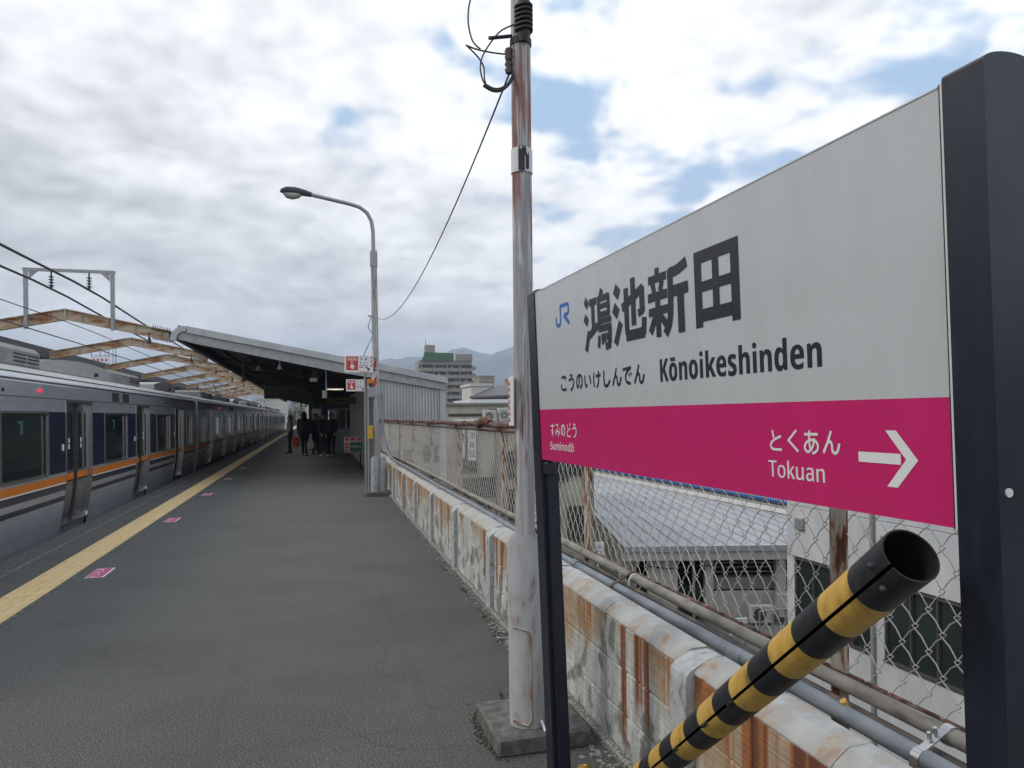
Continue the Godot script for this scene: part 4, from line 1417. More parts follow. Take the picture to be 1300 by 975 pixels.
# ---------------------------------------------------------------- rusty beams that span the tracks
func rusty_beams() -> void:
	var zs := [-18.7, -24.9, -31.0, -37.1, -43.2, -49.3, -55.4, -61.5, -67.6, -73.7]
	var where := ["nearest of the rusty beams spanning the tracks, carrying the grey wire frame", "second rusty beam over the tracks, behind the one with the wire frame", "third rusty beam over the tracks from the viewer", "fourth rusty beam over the tracks from the viewer", "fifth rusty beam over the tracks from the viewer", "sixth rusty beam over the tracks from the viewer", "seventh rusty beam over the tracks from the viewer", "eighth rusty beam over the tracks from the viewer", "ninth rusty beam over the tracks, next to the farthest", "farthest rusty beam over the tracks"]
	for i in zs.size():
		var b := thing("track_beam", where[i], "beam", Vector3(-5.36, 0, zs[i]), 0, "rusty beams over the tracks")
		for s in [-1.0, 1.0]:
			var m := M.new()
			var x1: float = s * 2.2
			var y0 := 4.06
			var y1 := 3.60
			var sh := func(q: float) -> float: return lerpf(y0, y1, q)
			# upper flange, web, lower flange of an I beam that is a little deeper at the ridge
			for part in [[0.0, 0.02, 0.075], [0.23, 0.25, 0.075]]:
				m.prism([Vector2(0, y0 - part[0]), Vector2(x1, y1 - part[0] * 0.94), Vector2(x1, y1 - part[1] * 0.94), Vector2(0, y0 - part[1])], -part[2], part[2])
			m.prism([Vector2(0, y0 - 0.02), Vector2(x1, y1 - 0.019), Vector2(x1, y1 - 0.217), Vector2(0, y0 - 0.23)], -0.012, 0.012)
			for k in 4:
				var q := 0.15 + 0.25 * k
				m.box2(Vector3(x1 * q - 0.006, sh.call(q) - 0.215, -0.07), Vector3(x1 * q + 0.006, sh.call(q) - 0.035, 0.07))
			obj("beam_arm", m, mt.rusty_cream, b)
		var m2 := M.new()
		m2.cbox(Vector3(0, 3.925, 0), Vector3(0.03, 0.24, 0.17), 0.004)
		obj("ridge_plate", m2, mt.rusty_cream, b)
		m2 = M.new()
		m2.prism([Vector2(-2.2, 3.60), Vector2(-2.2, 3.38), Vector2(-2.42, 3.10), Vector2(-2.44, 3.50)], -0.07, 0.07)
		obj("haunch", m2, mt.rusty_cream, b)
		m2 = M.new()
		m2.box2(Vector3(1.7, 3.4, -0.02), Vector3(1.74, 3.56, 0.02))
		m2.tube([Vector3(1.72, 3.42, 0), Vector3(1.72, 3.30, 0)], [0.03, 0.045], 8)
		obj("wire_hanger", m2, mt.dark_steel, b)
		if i < 2:      # ring of short spikes by the roof's end
			m2 = M.new()
			for k in 8:
				for j in 7:
					var a := j * TAU / 7.0
					var base := Vector3(1.80 + k * 0.05, y_at(1.80 + k * 0.05) - 0.12, 0.0)
					m2.tube([base + Vector3(0, 0.10 * cos(a), 0.06 * sin(a)), base + Vector3(0.01, 0.18 * cos(a), 0.14 * sin(a))], [0.011, 0.007], 4, true)
			obj("spikes", m2, mt.rusty_rail, b)
	# grey frame standing on the first beam, with two insulator strings
	var f := thing("wire_frame", "grey steel portal frame standing on the nearest rusty beam", "frame", Vector3(0, 0, -18.6))
	for x in [-6.10, -4.36]:
		var m := M.new()
		m.box2(Vector3(x - 0.045, 3.58, 0.07), Vector3(x + 0.045, 4.86, 0.10))
		m.box2(Vector3(x - 0.045, 3.58, 0.0), Vector3(x - 0.03, 4.86, 0.07))
		m.box2(Vector3(x - 0.03, 3.56, 0.10), Vector3(x + 0.03, 3.9, 0.13))
		obj("leg", m, mt.galvanised, f)
		m = M.new()
		var s: float = 1.0 if x < -5.0 else -1.0
		m.prism([Vector2(x + s * 0.06, 4.86), Vector2(x + s * 0.24, 4.86), Vector2(x + s * 0.06, 4.68)], 0.07, 0.085)
		obj("gusset", m, mt.galvanised, f)
	var mb := M.new()
	mb.box2(Vector3(-6.16, 4.862, 0.10), Vector3(-4.30, 4.93, 0.05))
	obj("crossbar", mb, mt.galvanised, f)
	for x in [-5.60, -4.84]:
		var m := M.new()
		m.tube([Vector3(x, 4.862, 0.07), Vector3(x, 4.50, 0.07)], 0.018, 8)
		for k in 4:
			var y := 4.76 - k * 0.065
			m.tube([Vector3(x, y, 0.07), Vector3(x, y - 0.012, 0.07), Vector3(x, y - 0.03, 0.07)], [0.03, 0.065, 0.03], 10)
		m.box2(Vector3(x - 0.02, 4.50, 0.03), Vector3(x + 0.02, 4.54, 0.11))
		obj("insulator_string", m, mt.dark_steel, f)

func y_at(x: float) -> float:
	return lerpf(4.06, 3.60, x / 2.2)

func overhead_wires() -> void:
	var W := [
		[-5.60, 4.50, 0.024, "thick black overhead wire through the left insulator of the grey frame", 0.25],
		[-4.84, 4.50, 0.024, "thick black overhead wire through the right insulator of the grey frame", 0.25],
		[-4.86, 3.20, 0.011, "contact wire low over the near train's roof", 0.05],
		[-4.95, 3.62, 0.009, "thin carrying wire above the near train's contact wire", 0.18],
		[-7.0, 3.22, 0.011, "contact wire over the far track", 0.05],
	]
	for w in W:
		var m := M.new()
		var pts := []
		for i in 60:
			var z := 20.0 - i * 2.2
			var ph := fposmod(-(z + 18.6) / 42.0, 1.0)
			pts.append(Vector3(w[0], w[1] - w[4] * 4.0 * ph * (1.0 - ph), z))
		m.tube(pts, w[2], 6)
		solo("overhead_wire", m, mt.black_cable, w[3], "wire", "overhead wires along the tracks")

# ---------------------------------------------------------------- train
# cells of the car's side: profile gives how far the skin lies inside the widest line at height y
func inset(y: float) -> float:
	var P := [[-0.30, 0.13], [0.0, 0.095], [0.30, 0.045], [0.55, 0.014], [0.80, 0.0], [1.80, 0.0], [2.02, 0.008], [2.08, 0.03], [2.15, 0.09], [2.22, 0.20], [2.28, 0.42], [2.33, 0.78], [2.355, 1.1], [2.365, 1.42]]
	for i in P.size() - 1:
		if y <= P[i + 1][0]:
			return lerpf(P[i][1], P[i + 1][1], (y - P[i][0]) / (P[i + 1][0] - P[i][0]))
	return 1.42

const BAND := [[-0.30, "s"], [0.0, "s"], [0.30, "s"], [0.385, "b"], [0.455, "s"], [0.535, "b"], [0.63, "w"], [0.648, "o"], [0.752, "s"], [0.795, "b"], [1.655, "s"], [1.80, "s"], [2.02, "s"], [2.08, "s"]]

# skin between z0 and z1 (z0 > z1), heights from y0 to y1, pushed in by d; one mesh per colour
func skin(ms: Dictionary, side: float, z0: float, z1: float, y0: float, y1: float, d: float, hole := []) -> void:
	for i in BAND.size():
		var a: float = maxf(BAND[i][0], y0)
		var b: float = minf(BAND[i + 1][0] if i + 1 < BAND.size() else 2.15, y1)
		if b <= a + 0.001: continue
		if hole and a >= hole[0] - 0.001 and b <= hole[1] + 0.001: continue
		var m: M = ms[BAND[i][1]]
		var xa := (1.42 - inset(a) - d) * side
		var xb := (1.42 - inset(b) - d) * side
		m.quadf(Vector3(xa, a, z0), Vector3(xa, a, z1), Vector3(xb, b, z1), Vector3(xb, b, z0), Vector3(side, 0.05, 0))

# the skin of one span as parts: each run of one colour is a mesh of its own
func panels(car: Node3D, side: float, z0: float, z1: float, y0: float, y1: float, d: float, hole := []) -> void:
	var names := {"s": "side_panel", "b": "blue_band", "o": "orange_stripe", "w": "white_line"}
	var mats := {"s": mt.stainless, "b": mt.train_blue, "o": mt.train_orange, "w": mt.train_white}
	var i := 0
	while i < BAND.size():
		var k: String = BAND[i][1]
		var e := i
		while e + 1 < BAND.size() and BAND[e + 1][1] == k: e += 1
		var top: float = BAND[e + 1][0] if e + 1 < BAND.size() else 2.15
		var a := maxf(y0, BAND[i][0])
		var b := minf(y1, top)
		if b > a + 0.001 and not (hole and a >= hole[0] - 0.001 and b <= hole[1] + 0.001):
			var ms := {"s": M.new(), "b": M.new(), "o": M.new(), "w": M.new()}
			skin(ms, side, z0, z1, a, b, d, hole)
			obj(names[k], ms[k], mats[k], car)
		i = e + 1

func make_car() -> Node3D:
	var car := thing("train_car", "stainless commuter train car with navy band and orange stripe, nearest to the viewer", "train car", Vector3.ZERO, 0, "cars of the train at the platform")
	var Lc := 18.85
	var doors := []
	for k in 4: doors.append(-2.86 - 4.37 * k)
	var wins := [[-0.62, -1.55]]
	for k in 3: wins.append([doors[k] - 1.39, doors[k + 1] + 1.36])
	wins.append([doors[3] - 1.15, doors[3] - 2.15])
	for side in [1.0, -1.0]:
		# spans along the car: solid, window or door
		var cuts := [[0.0, 0]]
		for w in wins: cuts.append([w[0], 1]); cuts.append([w[1], 0])
		for d in doors: cuts.append([d + 0.65, 2]); cuts.append([d - 0.65, 0])
		cuts.sort_custom(func(p, q): return p[0] > q[0])
		for i in cuts.size():
			var z0: float = cuts[i][0]
			var z1: float = cuts[i + 1][0] if i + 1 < cuts.size() else -Lc
			match cuts[i][1]:
				0: panels(car, side, z0, z1, -0.30, 2.15, 0.0)
				1: panels(car, side, z0, z1, -0.30, 2.15, 0.0, [0.795, 1.655])
				2:
					panels(car, side, z0, z1, -0.30, 0.0, 0.03)
					panels(car, side, z0, z1, 1.80, 2.15, 0.0)
		for w in wins:
			var m := M.new()
			for q in [[w[0], w[0] - 0.035], [w[1] + 0.05, w[1]]]:
				m.box2(Vector3(side * 1.426, 0.79, q[0]), Vector3(side * 1.37, 1.66, q[1]))
			m.box2(Vector3(side * 1.426, 1.63, w[0] - 0.035), Vector3(side * 1.37, 1.66, w[1] + 0.05))
			m.box2(Vector3(side * 1.430, 0.785, w[0] - 0.035), Vector3(side * 1.37, 0.81, w[1] + 0.05))
			var fr := obj("window", m, mt.bright_steel, car)
			m = M.new()
			m.box2(Vector3(side * 1.385, 0.81, w[0] - 0.035), Vector3(side * 1.379, 1.63, w[1] + 0.05))
			obj("glass", m, mt.train_glass, fr)
			m = M.new()
			for z in [w[0] - 0.05, w[1] + 0.065]:
				m.box2(Vector3(side * 1.392, 0.815, z - 0.015), Vector3(side * 1.3855, 1.625, z + 0.015))
			m.box2(Vector3(side * 1.392, 1.60, w[0] - 0.066), Vector3(side * 1.3855, 1.627, w[1] + 0.081))
			obj("gasket", m, mt.rubber, fr)
			if w[0] - w[1] > 1.3:
				m = M.new()
				m.box2(Vector3(side * 1.3865, 1.50, (w[0] + w[1]) / 2 + 0.17), Vector3(side * 1.3855, 1.535, (w[0] + w[1]) / 2 + 0.0))
				m.box2(Vector3(side * 1.3865, 1.37, (w[0] + w[1]) / 2 + 0.10), Vector3(side * 1.3855, 1.49, (w[0] + w[1]) / 2 + 0.02))
				obj("notice", m, mt.teal_print, fr)
		for d in doors:
			for h in [1.0, -1.0]:
				var dm := {"s": M.new(), "b": M.new(), "o": M.new(), "w": M.new()}
				var zin: float = d + h * 0.075
				var zout: float = d + h * 0.645
				var gi: float = d + h * 0.12
				var go: float = d + h * 0.53
				skin(dm, side, maxf(zin, gi), minf(zin, gi), 0.02, 1.80, 0.062)
				skin(dm, side, maxf(zout, go), minf(zout, go), 0.02, 1.80, 0.062)
				skin(dm, side, maxf(gi, go), minf(gi, go), 0.02, 1.80, 0.062, [0.795, 1.655])
				var all_ := M.new()
				for q in ["s", "b"]:
					all_.v.append_array(dm[q].v); all_.n.append_array(dm[q].n); all_.uv.append_array(dm[q].uv); all_.c.append_array(dm[q].c)
				var leaf := obj("door", all_, mt.door_steel, car)
				obj("orange_stripe", dm.o, mt.train_orange, leaf)
				var m := M.new()
				m.box2(Vector3(side * 1.352, 0.795, gi), Vector3(side * 1.347, 1.655, go))
				obj("glass", m, mt.train_glass, leaf)
				m = M.new()
				m.box2(Vector3(side * 1.36, 0.795, gi), Vector3(side * 1.353, 1.655, gi + h * 0.02))
				m.box2(Vector3(side * 1.36, 0.795, go), Vector3(side * 1.353, 1.655, go - h * 0.02))
				obj("gasket", m, mt.rubber, leaf)
				m = M.new()
				m.box2(Vector3(side * 1.3545, 1.20, d + h * 0.26), Vector3(side * 1.3525, 1.27, d + h * 0.32))
				m.box2(Vector3(side * 1.3545, 1.11, d + h * 0.26), Vector3(side * 1.3525, 1.18, d + h * 0.32))
				obj("sticker", m, mt.plate_white, leaf)
			var m2 := M.new()
			for yy in [[0.02, 0.3], [0.3, 0.55], [0.55, 0.8], [0.8, 1.80]]:
				var xa: float = 1.42 - inset(yy[0]) - 0.058
				var xb: float = 1.42 - inset(yy[1]) - 0.058
				m2.quadf(Vector3(side * xa, yy[0], d - 0.08), Vector3(side * xa, yy[0], d + 0.08), Vector3(side * xb, yy[1], d + 0.08), Vector3(side * xb, yy[1], d - 0.08), Vector3(side, 0, 0))
			obj("door_rubber", m2, mt.rubber, car)
			# jambs, header and step
			for h in [1.0, -1.0]:
				m2 = M.new()
				var prev: Vector3
				for yy in [0.02, 0.12, 0.3, 0.55, 0.8, 1.80]:
					var x: float = 1.42 - inset(yy)
					var q := Vector3(side * x, yy, d + h * 0.65)
					if yy > 0.02:
						var zc := Vector3(0, 0, -h * 0.022)
						var deep := Vector3(-side * 0.075, 0, 0)
						var pr := Vector3(side * 0.008, 0, 0)
						m2.quadf(prev + pr, q + pr, q + pr + zc, prev + pr + zc, Vector3(side, 0, 0))
						m2.quadf(prev + pr + zc, q + pr + zc, q + deep + zc, prev + deep + zc, Vector3(0, 0, -h))
						m2.quadf(prev + pr, q + pr, q + deep, prev + deep, Vector3(0, 0, h))
					prev = q
				obj("door_jamb", m2, mt.bright_steel, car)
			m2 = M.new()
			m2.box2(Vector3(side * 1.428, 1.79, d - 0.65), Vector3(side * 1.34, 1.825, d + 0.65))
			obj("door_header", m2, mt.door_steel, car)
			m2 = M.new()
			m2.box2(Vector3(side * 1.345, -0.01, d - 0.66), Vector3(side * 1.24, 0.02, d + 0.66))
			obj("door_step", m2, mt.bright_steel, car)
			for h in [1.0]:
				m2 = M.new()
				m2.cbox(Vector3(side * 1.335, 0.05, d - 0.60), Vector3(0.03, 0.06, 0.06), 0.008)
				obj("step_light", m2, mt.plate_white, car)
			m2 = M.new()
			m2.cbox(Vector3(side * 1.422, 1.15, d + 0.80), Vector3(0.012, 0.09, 0.07), 0.003)
			obj("door_button", m2, mt.plate_white, car)
		# rain gutter, seams
		var m3 := M.new()
		m3.box2(Vector3(side * 1.417, 2.045, 0), Vector3(side * 1.40, 2.06, -Lc))
		m3.box2(Vector3(side * 1.345, 2.135, 0), Vector3(side * 1.30, 2.152, -Lc))
		m3.box2(Vector3(side * 1.4235, 1.832, 0), Vector3(side * 1.41, 1.842, -Lc))
		obj("rain_gutter", m3, mt.door_steel, car)
		for z in [-5.55, -14.2]:
			m3 = M.new()
			m3.tube([Vector3(side * 1.405, 1.93, z), Vector3(side * 1.43, 1.93, z), Vector3(side * 1.445, 1.93, z)], [0.026, 0.024, 0.008], 12)
			obj("signal_lamp", m3, mt.signal_red if z < -5.0 and z > -6.0 else mt.rubber, car)
		m3 = M.new()
		m3.tube([Vector3(side * 1.405, 1.90, -4.35), Vector3(side * 1.43, 1.90, -4.35)], [0.03, 0.02], 10)
		obj("dark_lamp", m3, mt.rubber, car)
		for z in [-9.15, -9.9]:
			m3 = M.new()
			m3.box2(Vector3(side * 1.4245, 1.86, z), Vector3(side * 1.40, 2.02, z - 0.45))
			obj("route_display", m3, mt.rubber, car)
	# roof shell
	var rm := M.new()
	var prof := []
	var y := 2.2
	for q in [2.15, 2.185, 2.22, 2.25, 2.28, 2.305, 2.33, 2.345, 2.355, 2.365]:
		prof.append(Vector2(1.42 - inset(q), q))
	var full := prof.duplicate()
	for i in range(prof.size() - 2, -1, -1): full.append(Vector2(-prof[i].x, prof[i].y))
	for i in full.size() - 1:
		rm.quadf(Vector3(full[i].x, full[i].y, 0), Vector3(full[i].x, full[i].y, -Lc), Vector3(full[i + 1].x, full[i + 1].y, -Lc), Vector3(full[i + 1].x, full[i + 1].y, 0), Vector3(0.3 * full[i].x, 1, 0))
	obj("roof", rm, mt.train_roof, car)
	# ends
	for z in [0.0, -Lc]:
		var em := M.new()
		var poly := []
		for q in [-0.30, 0.0, 0.3, 0.55, 0.8, 2.02, 2.08, 2.15, 2.22, 2.28, 2.33, 2.355]: poly.append(Vector2(1.42 - inset(q), q))
		var other := []
		for q in poly: other.push_front(Vector2(-q.x, q.y))
		em.prism(poly + other, z - 0.03 * signf(z + 1.0) , z)
		obj("end_wall", em, mt.stainless, car)
	var gm := M.new()
	gm.box2(Vector3(-0.6, 0.0, 0.0), Vector3(0.6, 1.95, 0.42))
	obj("gangway", gm, mt.rubber, car)
	# underframe, bogies
	var um := M.new()
	um.box2(Vector3(-1.22, -0.62, -0.3), Vector3(1.22, -0.30, -Lc + 0.3))
	obj("underframe", um, mt.under_train, car)
	for z in [-2.9, -Lc + 2.9]:
		for dz in [-1.0, 1.0]:
			um = M.new()
			um.tube([Vector3(-0.62, -0.69, z + dz), Vector3(-0.46, -0.69, z + dz)], 0.40, 16)
			um.tube([Vector3(0.46, -0.69, z + dz), Vector3(0.62, -0.69, z + dz)], 0.40, 16)
			um.tube([Vector3(-0.46, -0.69, z + dz), Vector3(0.46, -0.69, z + dz)], 0.08, 8)
			obj("wheel_set", um, mt.under_train, car)
	# inside: floor, ceiling, long seats
	um = M.new()
	um.box2(Vector3(-1.30, -0.02, -0.1), Vector3(1.30, 0.0, -Lc + 0.1))
	um.box2(Vector3(-1.25, 2.02, -0.1), Vector3(1.25, 2.05, -Lc + 0.1))
	obj("interior", um, mt.train_inside, car)
	for side in [1.0, -1.0]:
		for k in 3:
			um = M.new()
			um.cbox(Vector3(side * 1.08, 0.42, doors[k] - 2.185), Vector3(0.48, 0.14, 2.7), 0.03)
			um.cbox(Vector3(side * 1.27, 0.72, doors[k] - 2.185), Vector3(0.10, 0.5, 2.7), 0.03)
			obj("seat", um, mt.seat_green, car)
	# roof units: two boxes with louvres and two arched covers
	for q in [[-4.0, -6.95], [-10.95, -13.4]]:
		um = M.new()
		um.cbox(Vector3(0, 2.40 - 0.03 * float(q[0] < -8.0), (q[0] + q[1]) / 2), Vector3(2.0, 0.34, q[0] - q[1]), 0.07)
		var un := obj("air_unit", um, mt.air_unit, car)
		for side in [1.0, -1.0]:
			for k in 3:
				um = M.new()
				for j in 2:
					um.box2(Vector3(side * 1.004, 2.34 + k * 0.05, q[1] + 0.12 + j * 0.50), Vector3(side * 0.99, 2.36 + k * 0.05, q[1] + 0.55 + j * 0.50))
				obj("louvre", um, mt.inner_black, un)
	for q in [[-7.0, -10.9], [-15.2, -18.2]]:
		um = M.new()
		var arch := [Vector2(q[0], 2.30)]
		for i in 13:
			var t := i / 12.0
			arch.append(Vector2(lerpf(q[0], q[1], t), 2.31 + 0.24 * pow(sin(PI * (0.12 + 0.62 * t)), 0.7)))
		arch.append(Vector2(q[1], 2.30))
		um.t = Transform3D(Basis(Vector3(0, 0, 1), Vector3.UP, Vector3(-1, 0, 0)), Vector3.ZERO)
		um.prism(arch, -0.95, 0.95)
		obj("roof_cover", um, mt.train_roof, car)
		um = M.new()
		um.tube([Vector3(0.95, 2.37, q[1] + 1.0), Vector3(1.0, 2.37, q[1] + 1.0)], 0.035, 10)
		obj("roof_fitting", um, mt.rubber, car)
	return car

func train() -> void:
	var first := make_car()
	first.position = Vector3(-4.84, 0, -5.30)
	var say := ["second train car, half in the station roof's shade, just past the first coupling", "third train car from the viewer, beside the shaded platform", "fourth train car from the viewer, far along the platform", "farthest train car, at the end of the platform"]
	for k in 4:
		var c := first.duplicate() as Node3D
		c.name = numbered("train_car")
		add_child(c)
		c.position.z = -5.30 - 19.3 * (k + 1)
		c.set_meta("label", say[k])
	# current collectors on two roofs
	for k in 2:
		var p := thing("pantograph", ["raised current collector on the second train car's roof", "raised current collector on the fourth train car's roof"][k], "pantograph", Vector3(-4.84, 2.365, [-37.4, -76.0][k]), 0, "current collectors on the train")
		for s in [-0.45, 0.45]:
			var m := M.new()
			m.bar(Vector3(s, 0.12, 0.6), Vector3(s * 0.9, 0.42, -0.5), 0.04, 0.04)
			m.bar(Vector3(s * 0.9, 0.42, -0.5), Vector3(s * 0.8, 0.81, 0.3), 0.03, 0.03)
			obj("arm", m, mt.dark_steel, p)
		var m := M.new()
		m.bar(Vector3(-0.8, 0.82, 0.3), Vector3(0.8, 0.82, 0.3), 0.06, 0.03)
		obj("collector_head", m, mt.galvanised, p)
		m = M.new()
		m.box2(Vector3(-0.6, 0.0, -0.6), Vector3(0.6, 0.12, 0.7))
		obj("base_frame", m, mt.dark_steel, p)

# ---------------------------------------------------------------- buildings and things beyond the fence
func surroundings() -> void:
	# pale panelled building at the right, its long side along the tracks
	var b := thing("panel_building", "pale grey panelled building with bands of dark windows, right behind the fence", "building", Vector3(11.23, -6, -15.6))
	var m := M.new()
	m.box2(Vector3(0.12, 0, 0), Vector3(9, 9.3, 26))
	obj("core", m, mt.pale_panel, b)
	# wall panels: three courses between window bands
	var rows := [[0.0, 1.22], [1.23, 2.44], [4.08, 5.3], [5.31, 6.5], [8.1, 9.3]]
	for r in rows:
		for k in 9:
			m = M.new()
			m.cbox(Vector3(0.06, (r[0] + r[1]) / 2, 1.44 + k * 2.88), Vector3(0.12, r[1] - r[0], 2.868), 0.008)
			obj("panel", m, mt.pale_panel, b)
	for y in [2.45, 6.52]:
		for k in 9:
			m = M.new()
			m.box2(Vector3(0.0, y, k * 2.88 + 0.01), Vector3(0.12, y + 1.61, k * 2.88 + 0.28))
			obj("pier", m, mt.pale_panel, b)
			var w := obj("window", frame_mesh(k * 2.88 + 0.28, (k + 1) * 2.88 + 0.01, y, y + 1.61, 4), mt.frame_bronze, b)
			for j in 4:
				m = M.new()
				var z0 := k * 2.88 + 0.31 + j * 0.648
				m.box2(Vector3(0.075 + 0.012 * (j % 2), y + 0.05, z0), Vector3(0.09 + 0.012 * (j % 2), y + 1.57, z0 + 0.62))
				obj("pane", m, mt.dark_glass, w)
	for k in 3:
		m = M.new()
		m.cbox(Vector3(4.5, 3.0 + k * 3.0, -0.03), Vector3(8.7, 2.98, 0.06), 0.01)
		obj("end_panel", m, mt.pale_panel, b)
	# low arcade with a broad lilac grey roof
	var a := thing("arcade", "low shop arcade with a broad flat lilac grey roof and dark open front", "arcade", Vector3(10.8, -6, -24.5), deg_to_rad(-14.5))
	m = M.new()
	m.prism([Vector2(0, 2.80), Vector2(14, 2.70), Vector2(14, 2.56), Vector2(0, 2.66)], 0.25, -40)
	obj("roof", m, mt.roof_lilac, a)
	for k in 24:
		m = M.new()
		var rx := 0.25 + k * 0.58
		m.box2(Vector3(rx, 2.79 - rx * 0.00715, 0.25), Vector3(rx + 0.05, 2.84 - rx * 0.00715, -40))
		obj("roof_rib", m, mt.roof_lilac, a)
	m = M.new()
	m.box2(Vector3(0, 2.60, 0.26), Vector3(14, 2.80, 0.30))
	obj("eave_board", m, mt.roof_lilac, a)
	m = M.new()
	m.cbox(Vector3(5.35, 2.52, 0.1), Vector3(10.7, 0.52, 0.25), 0.02)
	obj("fascia", m, mt.shop_beige, a)
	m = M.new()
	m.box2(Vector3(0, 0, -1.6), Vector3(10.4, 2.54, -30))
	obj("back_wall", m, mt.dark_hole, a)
	m = M.new()
	m.box2(Vector3(-0.05, 0, -0.05), Vector3(0.0, 2.64, -30))
	obj("side_wall", m, mt.shop_beige, a)
	for q in [[0.0, 0.5], [0.9, 2.0], [3.0, 3.3], [5.6, 5.95], [8.6, 9.0]]:
		m = M.new()
		m.box2(Vector3(q[0], 0, -0.1), Vector3(q[1], 2.26, -0.35))
		obj("pillar", m, mt.shop_beige, a)
	m = M.new()
	m.box2(Vector3(3.3, 0, -0.2), Vector3(8.6, 1.05, -0.3))
	obj("counter_wall", m, mt.shop_beige, a)
	m = M.new()
	m.box2(Vector3(2.0, 0, -0.5), Vector3(3.0, 1.25, -0.45))
	m.box2(Vector3(2.02, 1.25, -0.52), Vector3(2.08, 2.26, -0.45))
	m.box2(Vector3(2.92, 1.25, -0.52), Vector3(2.98, 2.26, -0.45))
	obj("door", m, mt.dark_glass, a)
	for y in [1.75, 1.92, 2.08]:
		m = M.new()
		m.tube([Vector3(3.3, y, -0.25), Vector3(8.6, y, -0.25)], 0.018, 6)
		obj("rail", m, mt.galvanised, a)
	m = M.new()
	m.box2(Vector3(3.4, 1.05, -0.5), Vector3(6.9, 1.5, -0.9))
	obj("crate_row", m, mt.house_grey, a)
	# awning edge beside it
	var n := thing("netted_hall", "long hall behind the arcade with a white gutter and blue netting on its roof edge", "hall", Vector3(21.5, -6, -24.5))
	m = M.new()
	m.box2(Vector3(0.05, 0, 6), Vector3(8, 3.1, -38))
	obj("body", m, mt.house_grey, n)
	m = M.new()
	m.box2(Vector3(-0.12, 2.78, 6), Vector3(0.05, 2.97, -38))
	obj("gutter", m, mt.plate_white, n)
	m = M.new()
	m.box2(Vector3(0.1, 3.1, 6), Vector3(0.2, 3.3, -38))
	obj("roof_edge", m, mt.dark_steel, n)
	m = M.new()
	for i in 220:
		var z := 6.0 - i * 0.2
		m.bar(Vector3(0.06, 3.22, z), Vector3(0.06, 4.0, z - 0.3), 0.05, 0.03, Vector3.BACK)
		m.bar(Vector3(0.05, 3.22, z - 0.3), Vector3(0.05, 4.0, z), 0.05, 0.03, Vector3.BACK)
	stuff(obj("blue_netting", m, mt.blue_net, n))
	# cream building that faces the viewer, with a set-back upper storey
	var c := thing("cream_building", "cream two storey building seen through the fence, air units on its flat ledge", "building", Vector3(4.5, -6, -25))
	m = M.new()
	m.box2(Vector3(0, 0, 0), Vector3(5.4, 7.24, -8))
	obj("wall", m, mt.cream_wall, c)
	m = M.new()
	m.box2(Vector3(0.1, 7.24, -1.4), Vector3(5.3, 7.92, -7.8))
	obj("upper_wall", m, mt.shop_beige, c)
	m = M.new()
	m.cbox(Vector3(2.7, 7.26, -0.02), Vector3(5.5, 0.08, 0.24), 0.015)
	obj("ledge", m, mt.house_grey, c)
	m = M.new()
	m.cbox(Vector3(2.7, 7.97, -1.35), Vector3(5.4, 0.09, 0.3), 0.015)
	obj("parapet", m, mt.concrete, c)
	m = M.new()
	m.box2(Vector3(0.3, 7.52, -1.39), Vector3(1.75, 7.62, -1.37))
	obj("louvre", m, mt.apartment_back, c)
	m = M.new()
	m.box2(Vector3(1.85, 7.55, -1.39), Vector3(2.25, 7.76, -1.36))
	obj("upper_window", m, mt.dark_glass, c)
	for q in [[0.4, 5.6, 0.6, 1.2], [0.4, 3.2, 0.9, 1.3], [2.2, 3.9, 1.5, 1.0], [3.55, 5.2, 0.8, 1.1], [4.45, 5.4, 0.7, 0.9], [4.4, 3.0, 0.8, 1.2], [2.0, 5.35, 1.1, 0.9], [2.35, 2.3, 1.4, 1.2], [0.5, 4.75, 1.2, 0.6]]:
		m = M.new()
		m.box2(Vector3(q[0] - 0.05, q[1] - 0.06, 0), Vector3(q[0] + q[2] + 0.05, q[1], 0.08))
		m.box2(Vector3(q[0] - 0.05, q[1] + q[3], 0), Vector3(q[0] + q[2] + 0.05, q[1] + q[3] + 0.05, 0.05))
		m.box2(Vector3(q[0] - 0.05, q[1], 0), Vector3(q[0], q[1] + q[3], 0.05))
		m.box2(Vector3(q[0] + q[2], q[1], 0), Vector3(q[0] + q[2] + 0.05, q[1] + q[3], 0.05))
		m.box2(Vector3(q[0] + q[2] / 2 - 0.02, q[1], 0.006), Vector3(q[0] + q[2] / 2 + 0.02, q[1] + q[3], 0.04))
		var w := obj("window", m, mt.frame_bronze, c)
		for j in 2:
			m = M.new()
			m.box2(Vector3(q[0] + j * q[2] / 2, q[1], 0.002), Vector3(q[0] + (j + 1) * q[2] / 2, q[1] + q[3], 0.012 + 0.006 * j))
			obj("pane", m, mt.dark_glass, w)
	for x in [1.75, 3.2]:
		m = M.new()
		m.tube([Vector3(x, 0, 0.07), Vector3(x, 7.2, 0.07)], 0.045, 8)
		obj("downpipe", m, mt.house_grey, c)
	for i in 2:
		var u := thing("air_conditioner", ["outdoor air conditioner on the cream building's ledge, left of the pair", "outdoor air conditioner with a pale fan hub, right of the pair on the ledge"][i], "air conditioner", Vector3([6.08, 6.62][i], 1.30, -25.3), 0, "air conditioners on the ledge")
		m = M.new()
		m.cbox(Vector3(0, 0.22 + 0.04 * i, 0), Vector3(0.46, 0.42 + 0.08 * i, 0.28), 0.02)
		obj("casing", m, mt.ac_body, u)
		m = M.new()
		m.tube([Vector3(-0.04, 0.22 + 0.04 * i, 0.14), Vector3(-0.04, 0.22 + 0.04 * i, 0.146)], 0.145, 20)
		var fan := obj("fan_grille", m, mt.apartment_back, u)
		m = M.new()
